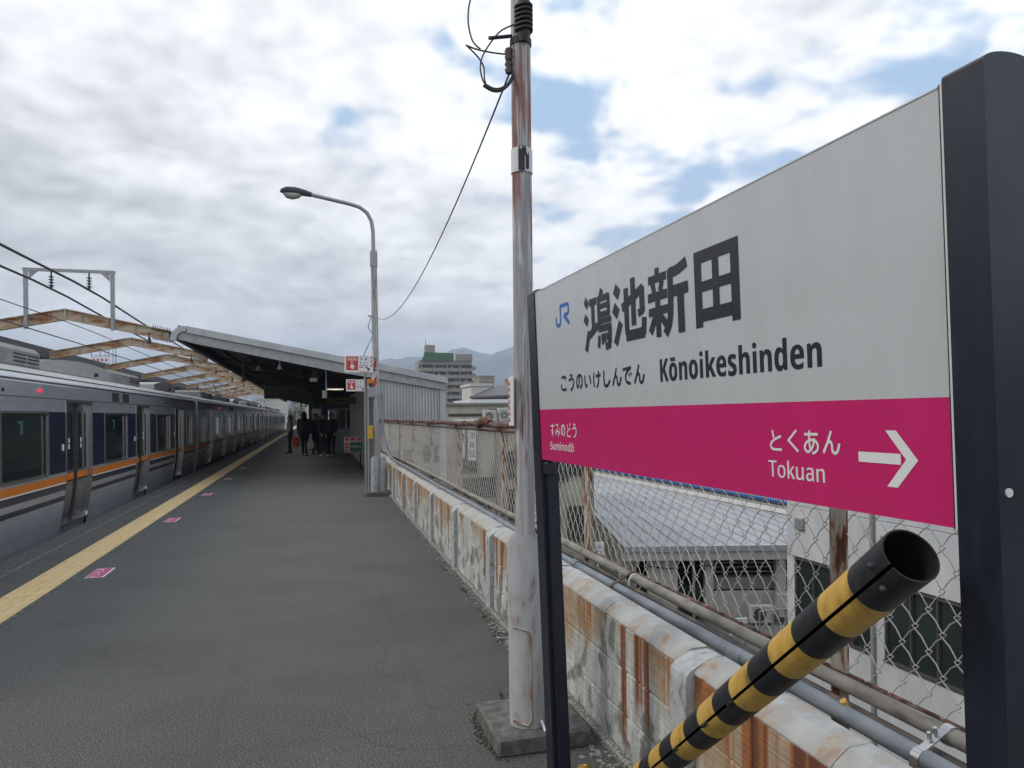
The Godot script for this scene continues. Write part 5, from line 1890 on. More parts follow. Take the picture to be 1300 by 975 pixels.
		for k in 3:
			var pts := []
			for j in 17: pts.append(Vector3(-0.04 + (0.05 + 0.04 * k) * cos(j * TAU / 16), 0.22 + 0.04 * i + (0.05 + 0.04 * k) * sin(j * TAU / 16), 0.15))
			m.tube(pts, 0.006, 4, false)
		m.tube([Vector3(-0.04, 0.22 + 0.04 * i, 0.146), Vector3(-0.04, 0.22 + 0.04 * i, 0.155)], 0.03, 10)
		obj("grille_rings", m, mt.ac_body if i == 0 else mt.plate_white, fan)
		m = M.new()
		m.box2(Vector3(-0.2, 0.0, -0.1), Vector3(-0.15, 0.02, 0.12))
		obj("foot", m, mt.dark_steel, u)
		m = M.new()
		m.box2(Vector3(0.15, 0.0, -0.1), Vector3(0.2, 0.02, 0.12))
		obj("foot", m, mt.dark_steel, u)
	m = M.new()
	m.cbox(Vector3(0, 0.17, 0), Vector3(0.42, 0.34, 0.3), 0.015)
	solo("grey_tank", m, mt.get("tank_grey", flat("tank_grey", 0.13, 0.17, 0.19, 0.6)), "blue grey box on the cream building's ledge, right of the air conditioners", "tank").position = Vector3(7.05, 1.30, -25.1)
	m = M.new()
	m.cbox(Vector3(0, 0.06, 0), Vector3(1.15, 0.11, 0.12), 0.01)
	solo("white_duct", m, mt.plate_white, "low white duct lying on the ledge left of the air conditioners", "duct").position = Vector3(5.35, 1.305, -25.0)
	# upright shop signs
	var s := thing("upright_sign", "white upright sign with black characters on the cream building's wall", "sign", Vector3(5.20, 0.0, -24.86))
	m = M.new()
	m.cbox(Vector3(0.14, 0.54, 0), Vector3(0.29, 1.10, 0.06), 0.01)
	obj("panel", m, mt.plate_white, s)
	for k in 3:
		m = M.new()
		glyph(m, "新池田"[[1, 0, 2][k]], 0.04, 0.76 - k * 0.33, 0.2, 0.24, 0.0315, 0.7)
		obj("lettering", m, mt.ink, s)
	s = thing("blue_banner", "small blue and white notice to the left of the upright sign", "notice", Vector3(4.86, 0.1, -24.93))
	m = M.new()
	m.box2(Vector3(0, 0, 0), Vector3(0.24, 1.0, 0.02))
	obj("panel", m, mt.plate_white, s)
	m = M.new()
	m.box2(Vector3(0.02, 0.52, 0.02), Vector3(0.22, 0.82, 0.024))
	obj("blue_field", m, mt.get("banner_blue", flat("banner_blue", 0.06, 0.12, 0.2, 0.6)), s)
	s = thing("red_letter_sign", "white upright sign with red characters between the pole and the sign's far post", "sign", Vector3(7.50, -2.2, -24.8))
	m = M.new()
	m.cbox(Vector3(0.22, 0.75, 0), Vector3(0.46, 1.6, 0.06), 0.01)
	obj("panel", m, mt.plate_white, s)
	for k in 3:
		m = M.new()
		glyph(m, "田新池"[k], 0.06, 1.05 - k * 0.46, 0.32, 0.36, 0.0315, 0.8)
		obj("lettering", m, mt.plate_red, s)
	s = thing("shop_board", "small pale board with dark marks at the arcade's left corner", "sign", Vector3(9.6, -3.6, -24.6))
	m = M.new()
	m.cbox(Vector3(0.25, 0.28, 0), Vector3(0.5, 0.56, 0.05), 0.01)
	m.box2(Vector3(0.22, -2.4, -0.03), Vector3(0.28, 0.0, 0.03))
	obj("panel", m, mt.plate_white, s)
	m = M.new()
	glyph(m, "常", 0.08, 0.1, 0.34, 0.36, 0.0265, 0.6)
	obj("lettering", m, mt.get("ink_grey", flat("ink_grey", 0.12, 0.14, 0.17, 0.6)), s)
	s = thing("red_diamond_board", "white board with a red diamond standing before the arcade's counter", "sign", Vector3(12.35, -6, -20))
	m = M.new()
	m.cbox(Vector3(0.3, 0.95, 0), Vector3(0.62, 0.55, 0.05), 0.03)
	obj("panel", m, mt.plate_white, s)
	m = M.new()
	m.box2(Vector3(0.05, 0, -0.02), Vector3(0.09, 0.7, 0.02))
	m.box2(Vector3(0.51, 0, -0.02), Vector3(0.55, 0.7, 0.02))
	obj("leg", m, mt.galvanised, s)
	m = M.new()
	m.prism([Vector2(0.34, 0.72), Vector2(0.48, 0.86), Vector2(0.34, 1.0), Vector2(0.20, 0.86)], 0.025, 0.03)
	obj("diamond", m, mt.plate_red, s)
	for q in [[0.35, 0.0, 2.2, "galvanised"], [2.55, 0.0, 2.2, "house_grey"]]:
		m = M.new()
		m.tube([Vector3(q[0], 0, 0.02), Vector3(q[0], q[2], 0.02)], 0.05, 8)
		obj("downpipe", m, mt[q[3]], a)
	m = M.new()
	m.cbox(Vector3(6.3, 0.62, 0.06), Vector3(1.6, 0.85, 0.5), 0.03)
	obj("chest", m, mt.ac_body, a)
	m = M.new()
	m.tube([Vector3(0.5, 2.1, 0.0), Vector3(1.6, 1.95, 0.02), Vector3(3.0, 2.05, 0.02), Vector3(4.2, 1.9, 0.02)], 0.02, 6)
	obj("cable", m, mt.black_cable, a)
	for i in 2:
		var u := thing("shop_air_conditioner", ["pale air conditioner on the ground at the arcade's left front", "pale air conditioner standing against the arcade's counter wall, under the rails"][i], "air conditioner", Vector3([11.5, 15.4][i], -6, [-24.0, -22.9][i]), deg_to_rad(-14.5), "air conditioners before the arcade")
		m = M.new()
		m.cbox(Vector3(0, 0.38, 0), Vector3(0.8, 0.62, 0.3), 0.02)
		obj("casing", m, mt.ac_body, u)
		m = M.new()
		m.tube([Vector3(-0.1, 0.38, 0.15), Vector3(-0.1, 0.38, 0.16)], 0.23, 20)
		obj("fan_grille", m, mt.apartment_back, u)
		m = M.new()
		m.box2(Vector3(-0.36, 0, -0.12), Vector3(-0.28, 0.08, 0.14))
		obj("foot", m, mt.dark_steel, u)
		m = M.new()
		m.box2(Vector3(0.28, 0, -0.12), Vector3(0.36, 0.08, 0.14))
		obj("foot", m, mt.dark_steel, u)
	for z in [2.9, 8.7]:
		m = M.new()
		m.tube([Vector3(-0.05, 0, z), Vector3(-0.05, 9.2, z)], 0.045, 8)
		obj("downpipe", m, mt.house_grey, b)
	for z in [0.55, 3.3]:
		m = M.new()
		m.cbox(Vector3(-0.04, 4.9, z), Vector3(0.10, 0.28, 0.28), 0.02)
		obj("wall_vent", m, mt.galvanised, b)
	# street furniture below: handrail and kerb
	m = M.new()
	m.cbox(Vector3(10.75, -5.93, -2), Vector3(0.25, 0.14, 44), 0.02)
	struct("kerb", m, mt.concrete)
	m = M.new()
	for i in 10:
		m.tube([Vector3(14.4 + i * 0.5, -6, -21.5), Vector3(14.4 + i * 0.5, -5.1, -21.5)], 0.03, 6)
	m.tube([Vector3(14.4, -5.1, -21.5), Vector3(18.9, -5.1, -21.5)], 0.03, 6)
	solo("handrail", m, mt.galvanised, "grey handrail on the ground before the arcade, beside the pale building", "handrail")

func frame_mesh(z0: float, z1: float, y0: float, y1: float, n: int) -> M:
	var m := M.new()
	m.box2(Vector3(-0.02, y0, z0), Vector3(0.115, y0 + 0.05, z1))
	m.box2(Vector3(0.0, y1 - 0.05, z0), Vector3(0.115, y1, z1))
	for j in n + 1:
		var z := lerpf(z0 + 0.02, z1 - 0.02, float(j) / n)
		m.box2(Vector3(0.02, y0 + 0.05, z - 0.02), Vector3(0.11, y1 - 0.05, z + 0.02))
	return m

# ---------------------------------------------------------------- farther off
func house(called: String, label: String, at: Vector3, sz: Vector3, wall: Material, roof: Material, gable: bool, turn := 0.0) -> void:
	var h := thing(called, label, "house", at, turn)
	var m := M.new()
	m.box2(Vector3(-sz.x / 2, 0, -sz.z / 2), Vector3(sz.x / 2, sz.y, sz.z / 2))
	obj("wall", m, wall, h)
	m = M.new()
	if gable:
		m.prism([Vector2(-sz.x / 2 - 0.5, sz.y - 0.1), Vector2(0, sz.y + sz.x * 0.24), Vector2(sz.x / 2 + 0.5, sz.y - 0.1), Vector2(sz.x / 2 + 0.5, sz.y - 0.3), Vector2(-sz.x / 2 - 0.5, sz.y - 0.3)], -sz.z / 2 - 0.4, sz.z / 2 + 0.4)
	else:
		m.box2(Vector3(-sz.x / 2 - 0.15, sz.y, -sz.z / 2 - 0.15), Vector3(sz.x / 2 + 0.15, sz.y + 0.35, sz.z / 2 + 0.15))
	obj("roof", m, roof, h)
	for i in 3:
		for j in int(sz.y / 3.0):
			m = M.new()
			m.box2(Vector3(-sz.x * 0.36 + i * sz.x * 0.28, 1.0 + j * 3.0, sz.z / 2), Vector3(-sz.x * 0.36 + i * sz.x * 0.28 + sz.x * 0.14, 2.3 + j * 3.0, sz.z / 2 + 0.06))
			obj("window", m, mt.dark_glass, h)

func skyline() -> void:
	# apartment tower with balconies
	var t := thing("apartment_block", "brown apartment block with long balconies, green roof edge and a rooftop tower", "building", Vector3(42.5, -6, -300))
	var m := M.new()
	m.box2(Vector3(0.4, 0, -1.6), Vector3(22.6, 30.6, -14))
	obj("wall", m, mt.apartment_brown, t)
	var fl := 2.82
	for k in 11:
		var y := 29.0 - fl * k
		var x0 := 0.0 if k < 2 else 2.4
		for q in 4:
			var xa := lerpf(x0, 22.4, q / 4.0)
			var xb := lerpf(x0, 22.4, (q + 1) / 4.0)
			m = M.new()
			m.box2(Vector3(xa + 0.08, y - fl, 0.0), Vector3(xb - 0.08, y - fl + 1.15, -0.2))
			obj("balcony_parapet", m, mt.apartment_brown, t)
			m = M.new()
			m.box2(Vector3(xa + 0.3, y - fl + 0.2, -1.57), Vector3(xb - 0.3, y - 0.35, -1.54))
			var w := obj("window", m, mt.apartment_back, t)
			for j in 3:
				m = M.new()
				m.box2(Vector3(lerpf(xa, xb, 0.16 + 0.28 * j), y - fl + 0.3, -1.53), Vector3(lerpf(xa, xb, 0.16 + 0.28 * j + 0.1 + 0.05 * (j % 2)), y - 0.7, -1.5))
				obj("pane", m, mt.house_white if (j + q + k) % 3 == 0 else mt.dark_glass, w)
		m = M.new()
		m.box2(Vector3(x0, y - 0.3, 0.0), Vector3(22.6, y - 0.05, -1.6))
		obj("balcony_slab", m, mt.apartment_brown, t)
	for q in 5:
		m = M.new()
		m.box2(Vector3(lerpf(1.0, 22.4, q / 4.0) - 0.18, 0, -0.05), Vector3(lerpf(1.0, 22.4, q / 4.0) + 0.18, 29.0, -1.6))
		obj("divider", m, mt.apartment_brown, t)
	m = M.new()
	m.prism([Vector2(1.4, 30.3), Vector2(2.6, 33.9), Vector2(14.6, 33.6), Vector2(14.6, 30.5)], -0.6, -1.2)
	obj("green_roof_edge", m, mt.green_roof, t)
	m = M.new()
	m.box2(Vector3(15.6, 30.6, -0.8), Vector3(22.7, 33.3, -1.4))
	obj("roof_wall", m, mt.apartment_brown, t)
	m = M.new()
	m.box2(Vector3(3.4, 30, -3), Vector3(7.2, 37.1, -8))
	obj("roof_tower", m, mt.apartment_brown, t)
	for k in 3:
		m = M.new()
		m.box2(Vector3(22.6, 27.0 - k * 2.9, -1.6), Vector3(24.4, 28.2 - k * 2.9, -6))
		obj("end_balcony", m, mt.apartment_brown, t)
	m = M.new()
	m.tube([Vector3(3.5, 37, -4), Vector3(3.5, 39.5, -4)], 0.12, 5)
	for x in [16.5, 18.2, 19.4]: m.tube([Vector3(x, 33, -3), Vector3(x, 35.2, -3)], 0.07, 5)
	obj("aerial", m, mt.dark_steel, t)
	# nearer roofs between the shed and the pole
	house("white_house", "small white house in front of the apartment block's right end", Vector3(20.4, -6, -92), Vector3(2.6, 11.2, 6), mt.house_white, mt.house_white, false)
	house("grey_roofed_house", "house with a big grey gabled roof left of the tan flats", Vector3(23.2, -6, -86), Vector3(5.0, 10.0, 8), mt.house_grey, mt.tile_grey, true, 0.35)
	house("low_gabled_house", "lower grey gabled house just behind the air conditioners", Vector3(17.6, -6, -62), Vector3(3.0, 8.0, 7), mt.house_tan, mt.tile_grey, true, 0.2)
	house("tan_flats", "tan block of flats with dark balconies beside the foreground pole", Vector3(43.6, -6, -152), Vector3(4.5, 15.2, 10), mt.house_tan, mt.house_tan, false)
	house("long_tan_block", "long low tan block between the grey roof and the hills", Vector3(49.5, -6, -190), Vector3(8, 14.8, 8), mt.house_tan, mt.house_tan, false)
	house("pink_block", "pinkish brown block at the foot of the apartment block's right side", Vector3(50, -6, -215), Vector3(4.5, 19.0, 8), mt.apartment_brown, mt.apartment_brown, false)
	house("flat_grey_roof", "weathered grey flat roof behind the cream building", Vector3(8.3, -6, -38), Vector3(7.5, 7.75, 8), mt.house_grey, mt.dark_concrete, false)
	house("white_roof_house", "long low white roof behind the weathered flat roof", Vector3(12.2, -6, -52), Vector3(3.2, 8.3, 6), mt.house_white, mt.plate_white, false)
	# beyond the train and under the roof
	house("far_white_block", "white block seen over the train roof under the station roof's edge", Vector3(-7.4, -6, -150), Vector3(5.5, 11.0, 8), mt.house_white, mt.house_white, false)
	house("far_pale_flats", "pale flats seen past the standing people, right of the green trees", Vector3(-1.4, -6, -195), Vector3(4.0, 14.5, 8), mt.house_white, mt.house_white, false)
	house("far_low_block", "low grey block at the platform's far end beyond the train", Vector3(-12.5, -6, -160), Vector3(6, 10.5, 8), mt.house_grey, mt.house_grey, false)
	for i in 5:
		tree(Vector3(-5.1 + i * 0.75, -6, -165 - (i % 2) * 7.0), 9.5 + 1.8 * (i % 3), ["round green tree at the platform's far end, leftmost behind the train", "tall green tree second from the train at the platform's far end", "tallest far tree, in the middle of the gap under the roof", "far tree third from the train's end, half behind people", "far tree nearest the pale flats under the station roof"][i], i)
	# rooftop frame with a red and white board, left
	var f := thing("rooftop_billboard", "rooftop frame with a white board and red characters beyond the rusty beams", "billboard", Vector3(-38.5, -6, -150))
	m = M.new()
	m.box2(Vector3(-1.5, 0, -1), Vector3(5, 16.0, -9))
	obj("building", m, mt.house_grey, f)
	m = M.new()
	for x in [-0.4, 1.0, 2.4, 3.6]:
		m.bar(Vector3(x, 16, 0), Vector3(x, 20.8, 0), 0.12, 0.12, Vector3.BACK)
	for y in [17.4, 19.2, 20.7]:
		m.bar(Vector3(-0.5, y, 0), Vector3(3.8, y, 0), 0.1, 0.1)
	for x in [1.6, 2.9]:
		m.bar(Vector3(x, 17.2, -1), Vector3(x, 21.6, -1), 0.1, 0.1, Vector3.BACK)
	obj("frame", m, mt.house_grey, f)
	m = M.new()
	m.box2(Vector3(-0.4, 17.9, 0.1), Vector3(2.6, 19.0, 0.2))
	obj("board", m, mt.plate_white, f)
	m = M.new()
	for k in 4:
		m.box2(Vector3(-0.2 + 0.7 * k, 18.25, 0.2), Vector3(0.15 + 0.7 * k, 18.6, 0.24))
	obj("lettering", m, mt.plate_red, f)
	# red and white lattice tower beyond the pantographs
	var r := thing("lattice_mast", "red and white lattice mast beyond the far current collectors", "mast", Vector3(-12.8, -6, -140))
	for k in 5:
		m = M.new()
		var w0 := 2.4 - 0.25 * k
		for s in [[-1, -1], [1, -1], [1, 1], [-1, 1]]:
			m.bar(Vector3(s[0] * w0, 9.5 + k * 1.1, s[1] * w0), Vector3(s[0] * (w0 - 0.25), 10.6 + k * 1.1, s[1] * (w0 - 0.25)), 0.14, 0.14, Vector3.BACK)
		for s in [-1.0, 1.0]:
			m.bar(Vector3(-w0, 9.5 + k * 1.1, s * w0), Vector3(w0 - 0.25, 10.6 + k * 1.1, s * w0), 0.1, 0.1, Vector3.BACK)
			m.bar(Vector3(w0, 9.5 + k * 1.1, s * w0), Vector3(-w0 + 0.25, 10.6 + k * 1.1, s * w0), 0.1, 0.1, Vector3.BACK)
			m.bar(Vector3(-w0, 9.5 + k * 1.1, s * w0), Vector3(w0, 9.5 + k * 1.1, s * w0), 0.12, 0.12)
		obj("section", m, mt.plate_red if k % 2 == 0 else mt.plate_white, r)
	m = M.new()
	m.box2(Vector3(-3, 0, -3), Vector3(3, 9.5, 3))
	obj("base_building", m, mt.house_grey, r)
	# hills
	m = M.new()
	var nz := noise(301, 0.0011, 5)
	var nx := 130
	var ny := 26
	var hgt := func(i: int, j: int) -> Vector3:
		var x := -5200.0 + i * 90.0
		var d := j / float(ny - 1)
		var z := -2600.0 - d * 2600.0
		var ridge := 275.0 + 65.0 * sin(x * 0.0011 + 0.6) + 110.0 * nz.get_noise_1d(x * 1.0)
		var y := -6.0 + ridge * smoothstep(0.0, 0.62, d) * (1.0 + 0.55 * nz.get_noise_2d(x * 1.6, z * 1.6) * (1.0 - 0.5 * d))
		return Vector3(x, y, z)
	for i in nx - 1:
		for j in ny - 1:
			var p: Vector3 = hgt.call(i, j)
			var q: Vector3 = hgt.call(i + 1, j)
			var u: Vector3 = hgt.call(i + 1, j + 1)
			var v: Vector3 = hgt.call(i, j + 1)
			m.quadf(p, q, u, v, Vector3(0, 1, 0.2))
	struct("hills", m, mt.hill)

func tree(at: Vector3, h: float, label: String, s: int) -> void:
	var t := thing("far_tree", label, "tree", at, 0, "trees at the platform's far end")
	var g := RandomNumberGenerator.new()
	g.seed = 400 + s
	var m := M.new()
	m.tube([Vector3.ZERO, Vector3(0.05, h * 0.4, 0), Vector3(0.1, h * 0.75, 0.1)], [0.22, 0.16, 0.06], 7)
	for k in 6:
		var a := k * 1.1
		m.tube([Vector3(0.05, h * (0.35 + 0.05 * k), 0), Vector3(cos(a) * 1.0, h * (0.5 + 0.06 * k), sin(a) * 1.0)], [0.09, 0.03], 5)
	obj("trunk", m, mt.bark, t)
	for v in 3:
		m = M.new()
		for c in 9:
			var a := g.randf() * TAU
			var cc := Vector3(cos(a) * g.randf_range(0.1, 1.1), h * g.randf_range(0.42, 0.98), sin(a) * g.randf_range(0.1, 1.1))
			for i in 55:
				var p := cc + Vector3(g.randfn(0, 0.35), g.randfn(0, 0.38), g.randfn(0, 0.35))
				var d1 := Vector3(g.randfn(0, 1), g.randfn(0, 1), g.randfn(0, 1)).normalized() * 0.13
				var d2 := Vector3(g.randfn(0, 1), g.randfn(0, 1), g.randfn(0, 1)).normalized() * 0.13
				m.quadf(p, p + d1, p + d1 + d2, p + d2, Vector3.UP)
		stuff(obj("crown", m, mt["leaf%d" % v], t))

# ---------------------------------------------------------------- under the roof
func under_roof() -> void:
	var m := M.new()
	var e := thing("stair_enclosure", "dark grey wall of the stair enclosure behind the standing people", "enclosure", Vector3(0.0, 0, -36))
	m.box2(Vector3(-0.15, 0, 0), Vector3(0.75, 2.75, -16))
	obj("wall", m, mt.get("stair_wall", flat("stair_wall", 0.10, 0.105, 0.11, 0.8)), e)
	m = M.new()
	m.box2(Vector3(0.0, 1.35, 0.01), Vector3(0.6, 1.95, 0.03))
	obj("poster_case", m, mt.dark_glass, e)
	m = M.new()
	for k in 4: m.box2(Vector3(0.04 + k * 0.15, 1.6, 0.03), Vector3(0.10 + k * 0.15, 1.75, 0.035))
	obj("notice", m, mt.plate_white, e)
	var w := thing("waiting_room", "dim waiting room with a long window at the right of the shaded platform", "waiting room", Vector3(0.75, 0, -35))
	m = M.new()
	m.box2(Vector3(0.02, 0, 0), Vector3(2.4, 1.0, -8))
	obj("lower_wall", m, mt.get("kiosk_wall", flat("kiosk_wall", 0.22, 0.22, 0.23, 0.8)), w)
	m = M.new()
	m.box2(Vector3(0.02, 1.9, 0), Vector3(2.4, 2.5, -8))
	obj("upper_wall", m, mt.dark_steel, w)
	m = M.new()
	for x in [0.02, 0.75, 1.5, 2.3]: m.box2(Vector3(x, 1.0, -0.02), Vector3(x + 0.06, 1.9, -0.08))
	m.box2(Vector3(0.02, 1.88, 0.03), Vector3(2.4, 1.93, -0.06))
	obj("window_frame", m, mt.galvanised, w)
	m = M.new()
	m.box2(Vector3(0.08, 1.0, -0.05), Vector3(2.38, 1.88, -0.06))
	obj("pane", m, mt.dark_glass, w)
	var v := thing("advert_board", "green and white advertising board with red squares low on the right by the fence", "board", Vector3(0.92, 0, -22.5))
	m = M.new()
	m.cbox(Vector3(0.27, 0.71, 0), Vector3(0.54, 0.46, 0.10), 0.01)
	obj("frame", m, mt.house_white, v)
	for x in [0.04, 0.46]:
		m = M.new()
		m.box2(Vector3(x, 0, -0.04), Vector3(x + 0.04, 0.48, 0.04))
		obj("leg", m, mt.rubber, v)
	m = M.new()
	m.box2(Vector3(0.17, 0.5, 0.051), Vector3(0.53, 0.78, 0.056))
	obj("green_field", m, mt.kiosk_green, v)
	m = M.new()
	for k in 3:
		m.box2(Vector3(0.02 + 0.18 * k, 0.83, 0.051), Vector3(0.14 + 0.18 * k, 0.92, 0.056))
		m.box2(Vector3(0.02, 0.50 + 0.10 * k, 0.051), Vector3(0.14, 0.57 + 0.10 * k, 0.056))
	obj("red_field", m, mt.plate_red, v)
	m = M.new()
	for k in 6: m.box2(Vector3(0.21 + 0.05 * k, 0.63, 0.057), Vector3(0.245 + 0.05 * k, 0.68, 0.06))
	obj("lettering", m, mt.house_white, v)
	v = thing("departure_board", "unlit dark departure board hanging across the platform under the roof", "departure board", Vector3(-0.86, 2.47, -27.5))
	m = M.new()
	m.cbox(Vector3(0, 0, 0), Vector3(1.55, 0.50, 0.24), 0.02)
	obj("casing", m, mt.dark_steel, v)
	m = M.new()
	for s in [-0.6, 0.6]: m.tube([Vector3(s, 0.24, 0), Vector3(s, 0.82, 0)], 0.02, 6)
	obj("hanger", m, mt.dark_steel, v)
	m = M.new()
	for k in 9:
		m.box2(Vector3(-0.7 + 0.11 * k, 0.12, 0.121), Vector3(-0.63 + 0.11 * k, 0.16, 0.125))
		if k % 2: m.box2(Vector3(-0.7 + 0.11 * k, -0.06, 0.121), Vector3(-0.66 + 0.11 * k, -0.03, 0.125))
	obj("lettering", m, mt.get("dim_print", flat("dim_print", 0.16, 0.17, 0.15, 0.6)), v)
	v = thing("square_clock", "dark square clock case hanging right of the departure board", "clock", Vector3(0.28, 2.35, -27.5))
	m = M.new()
	m.cbox(Vector3.ZERO, Vector3(0.42, 0.6, 0.2), 0.02)
	m.tube([Vector3(0, 0.3, 0), Vector3(0, 0.85, 0)], 0.02, 6)
	obj("casing", m, mt.rubber, v)
	v = thing("olive_board", "dull olive green sign board hanging at the right under the roof", "sign", Vector3(1.09, 2.15, -28))
	m = M.new()
	m.cbox(Vector3.ZERO, Vector3(1.05, 0.26, 0.12), 0.015)
	obj("panel", m, mt.board_olive, v)
	m = M.new()
	for s in [-0.4, 0.4]: m.tube([Vector3(s, 0.12, 0), Vector3(s, 1.0, 0)], 0.015, 6)
	obj("hanger", m, mt.dark_steel, v)
	m = M.new()
	m.box2(Vector3(-0.25, -0.03, 0.061), Vector3(0.25, 0.03, 0.065))
	obj("lettering", m, mt.dark_steel, v)
	v = thing("ceiling_lamp", "lit white tube lamp hanging by the smaller SOS sign", "lamp", Vector3(0.62, 2.30, -20.5))
	m = M.new()
	m.box2(Vector3(-0.24, 0.02, -0.05), Vector3(0.24, 0.06, 0.05))
	obj("casing", m, mt.dark_steel, v)
	m = M.new()
	m.tube([Vector3(-0.22, 0.0, 0), Vector3(0.22, 0.0, 0)], 0.017, 10)
	obj("tube", m, mt.tube_light, v)
	m = M.new()
	m.tube([Vector3(0, 0.08, 0), Vector3(0, 0.62, 0)], 0.012, 6)
	obj("hanger", m, mt.dark_steel, v)
	var ol := OmniLight3D.new()
	ol.name = "tube_lamp_light"
	ol.light_energy = 0.02
	ol.light_size = 0.1
	ol.omni_range = 12.0
	ol.omni_attenuation = 2.0
	ol.shadow_enabled = true
	ol.light_color = Color(1, 0.93, 0.86)
	v.add_child(ol)
	ol.position = Vector3(0, -0.06, 0.0)
	# speakers, cameras, hangers
	var hang := [
		[Vector3(-0.80, 2.82, -20), "white horn speaker hanging from the roof's middle", 0.30],
		[Vector3(-1.34, 2.80, -20.2), "small pale lamp case hanging left of the white speaker", 0.36],
		[Vector3(-1.72, 2.52, -20.4), "rusty hanger rod with a dark lamp below, nearest the train", 0.66],
	]
	for i in 3:
		var q = hang[i]
		v = thing(["horn_speaker", "hanging_lamp", "hanging_rod_lamp"][i], q[1], ["speaker", "lamp", "lamp"][i], q[0])
		m = M.new()
		m.tube([Vector3(0, 0.05, 0), Vector3(0, q[2] + 0.25, 0)], 0.016 if i < 2 else 0.03, 6)
		obj("hanger", m, mt.plate_white if i == 0 else (mt.dark_steel if i == 1 else mt.rusty_rail), v)
		m = M.new()
		m.tube([Vector3(0, 0.10, 0), Vector3(0, 0.04, 0), Vector3(0, -0.02, 0)], [0.03, 0.05, 0.075], 10)
		obj("body", m, mt.plate_white if i == 0 else (mt.house_grey if i == 1 else mt.dark_steel), v)
	v = thing("camera_case", "white camera case on a bent arm under the roof's front, with looping cables", "camera", Vector3(0.05, 2.53, -20))
	m = M.new()
	m.cbox(Vector3(0, 0, 0), Vector3(0.19, 0.09, 0.26), 0.015)
	obj("casing", m, mt.plate_white, v)
	m = M.new()
	m.tube([Vector3(-0.04, 0.04, 0), Vector3(-0.04, 0.5, 0)], 0.012, 6)
	m.tube([Vector3(0.07, 0.04, 0), Vector3(0.07, 0.5, 0)], 0.012, 6)
	obj("hanger", m, mt.dark_steel, v)
	m = M.new()
	for k in 3:
		m.tube([Vector3(-0.02 + 0.05 * k, 0.06, 0.05), Vector3(0.02 + 0.05 * k, 0.28, 0.05), Vector3(0.12 + 0.05 * k, 0.42, 0.05), Vector3(0.32 + 0.04 * k, 0.47 - 0.02 * k, 0.05), Vector3(0.7, 0.40 - 0.03 * k, 0.03), Vector3(0.95, 0.34 - 0.03 * k, 0.03)], 0.02, 8)
	obj("cable", m, mt.grey_cable, v)
	v = thing("white_drop_pipe", "thin white pipe dropping from the roof with a small white box at its foot", "pipe", Vector3(0.37, 2.05, -20))
	m = M.new()
	m.tube([Vector3(0, 0, 0), Vector3(0, 0.90, 0)], 0.018, 8)
	obj("pipe", m, mt.plate_white, v)
	m = M.new()
	m.cbox(Vector3(-0.06, 0.1, 0.02), Vector3(0.08, 0.2, 0.08), 0.01)
	obj("box", m, mt.plate_white, v)

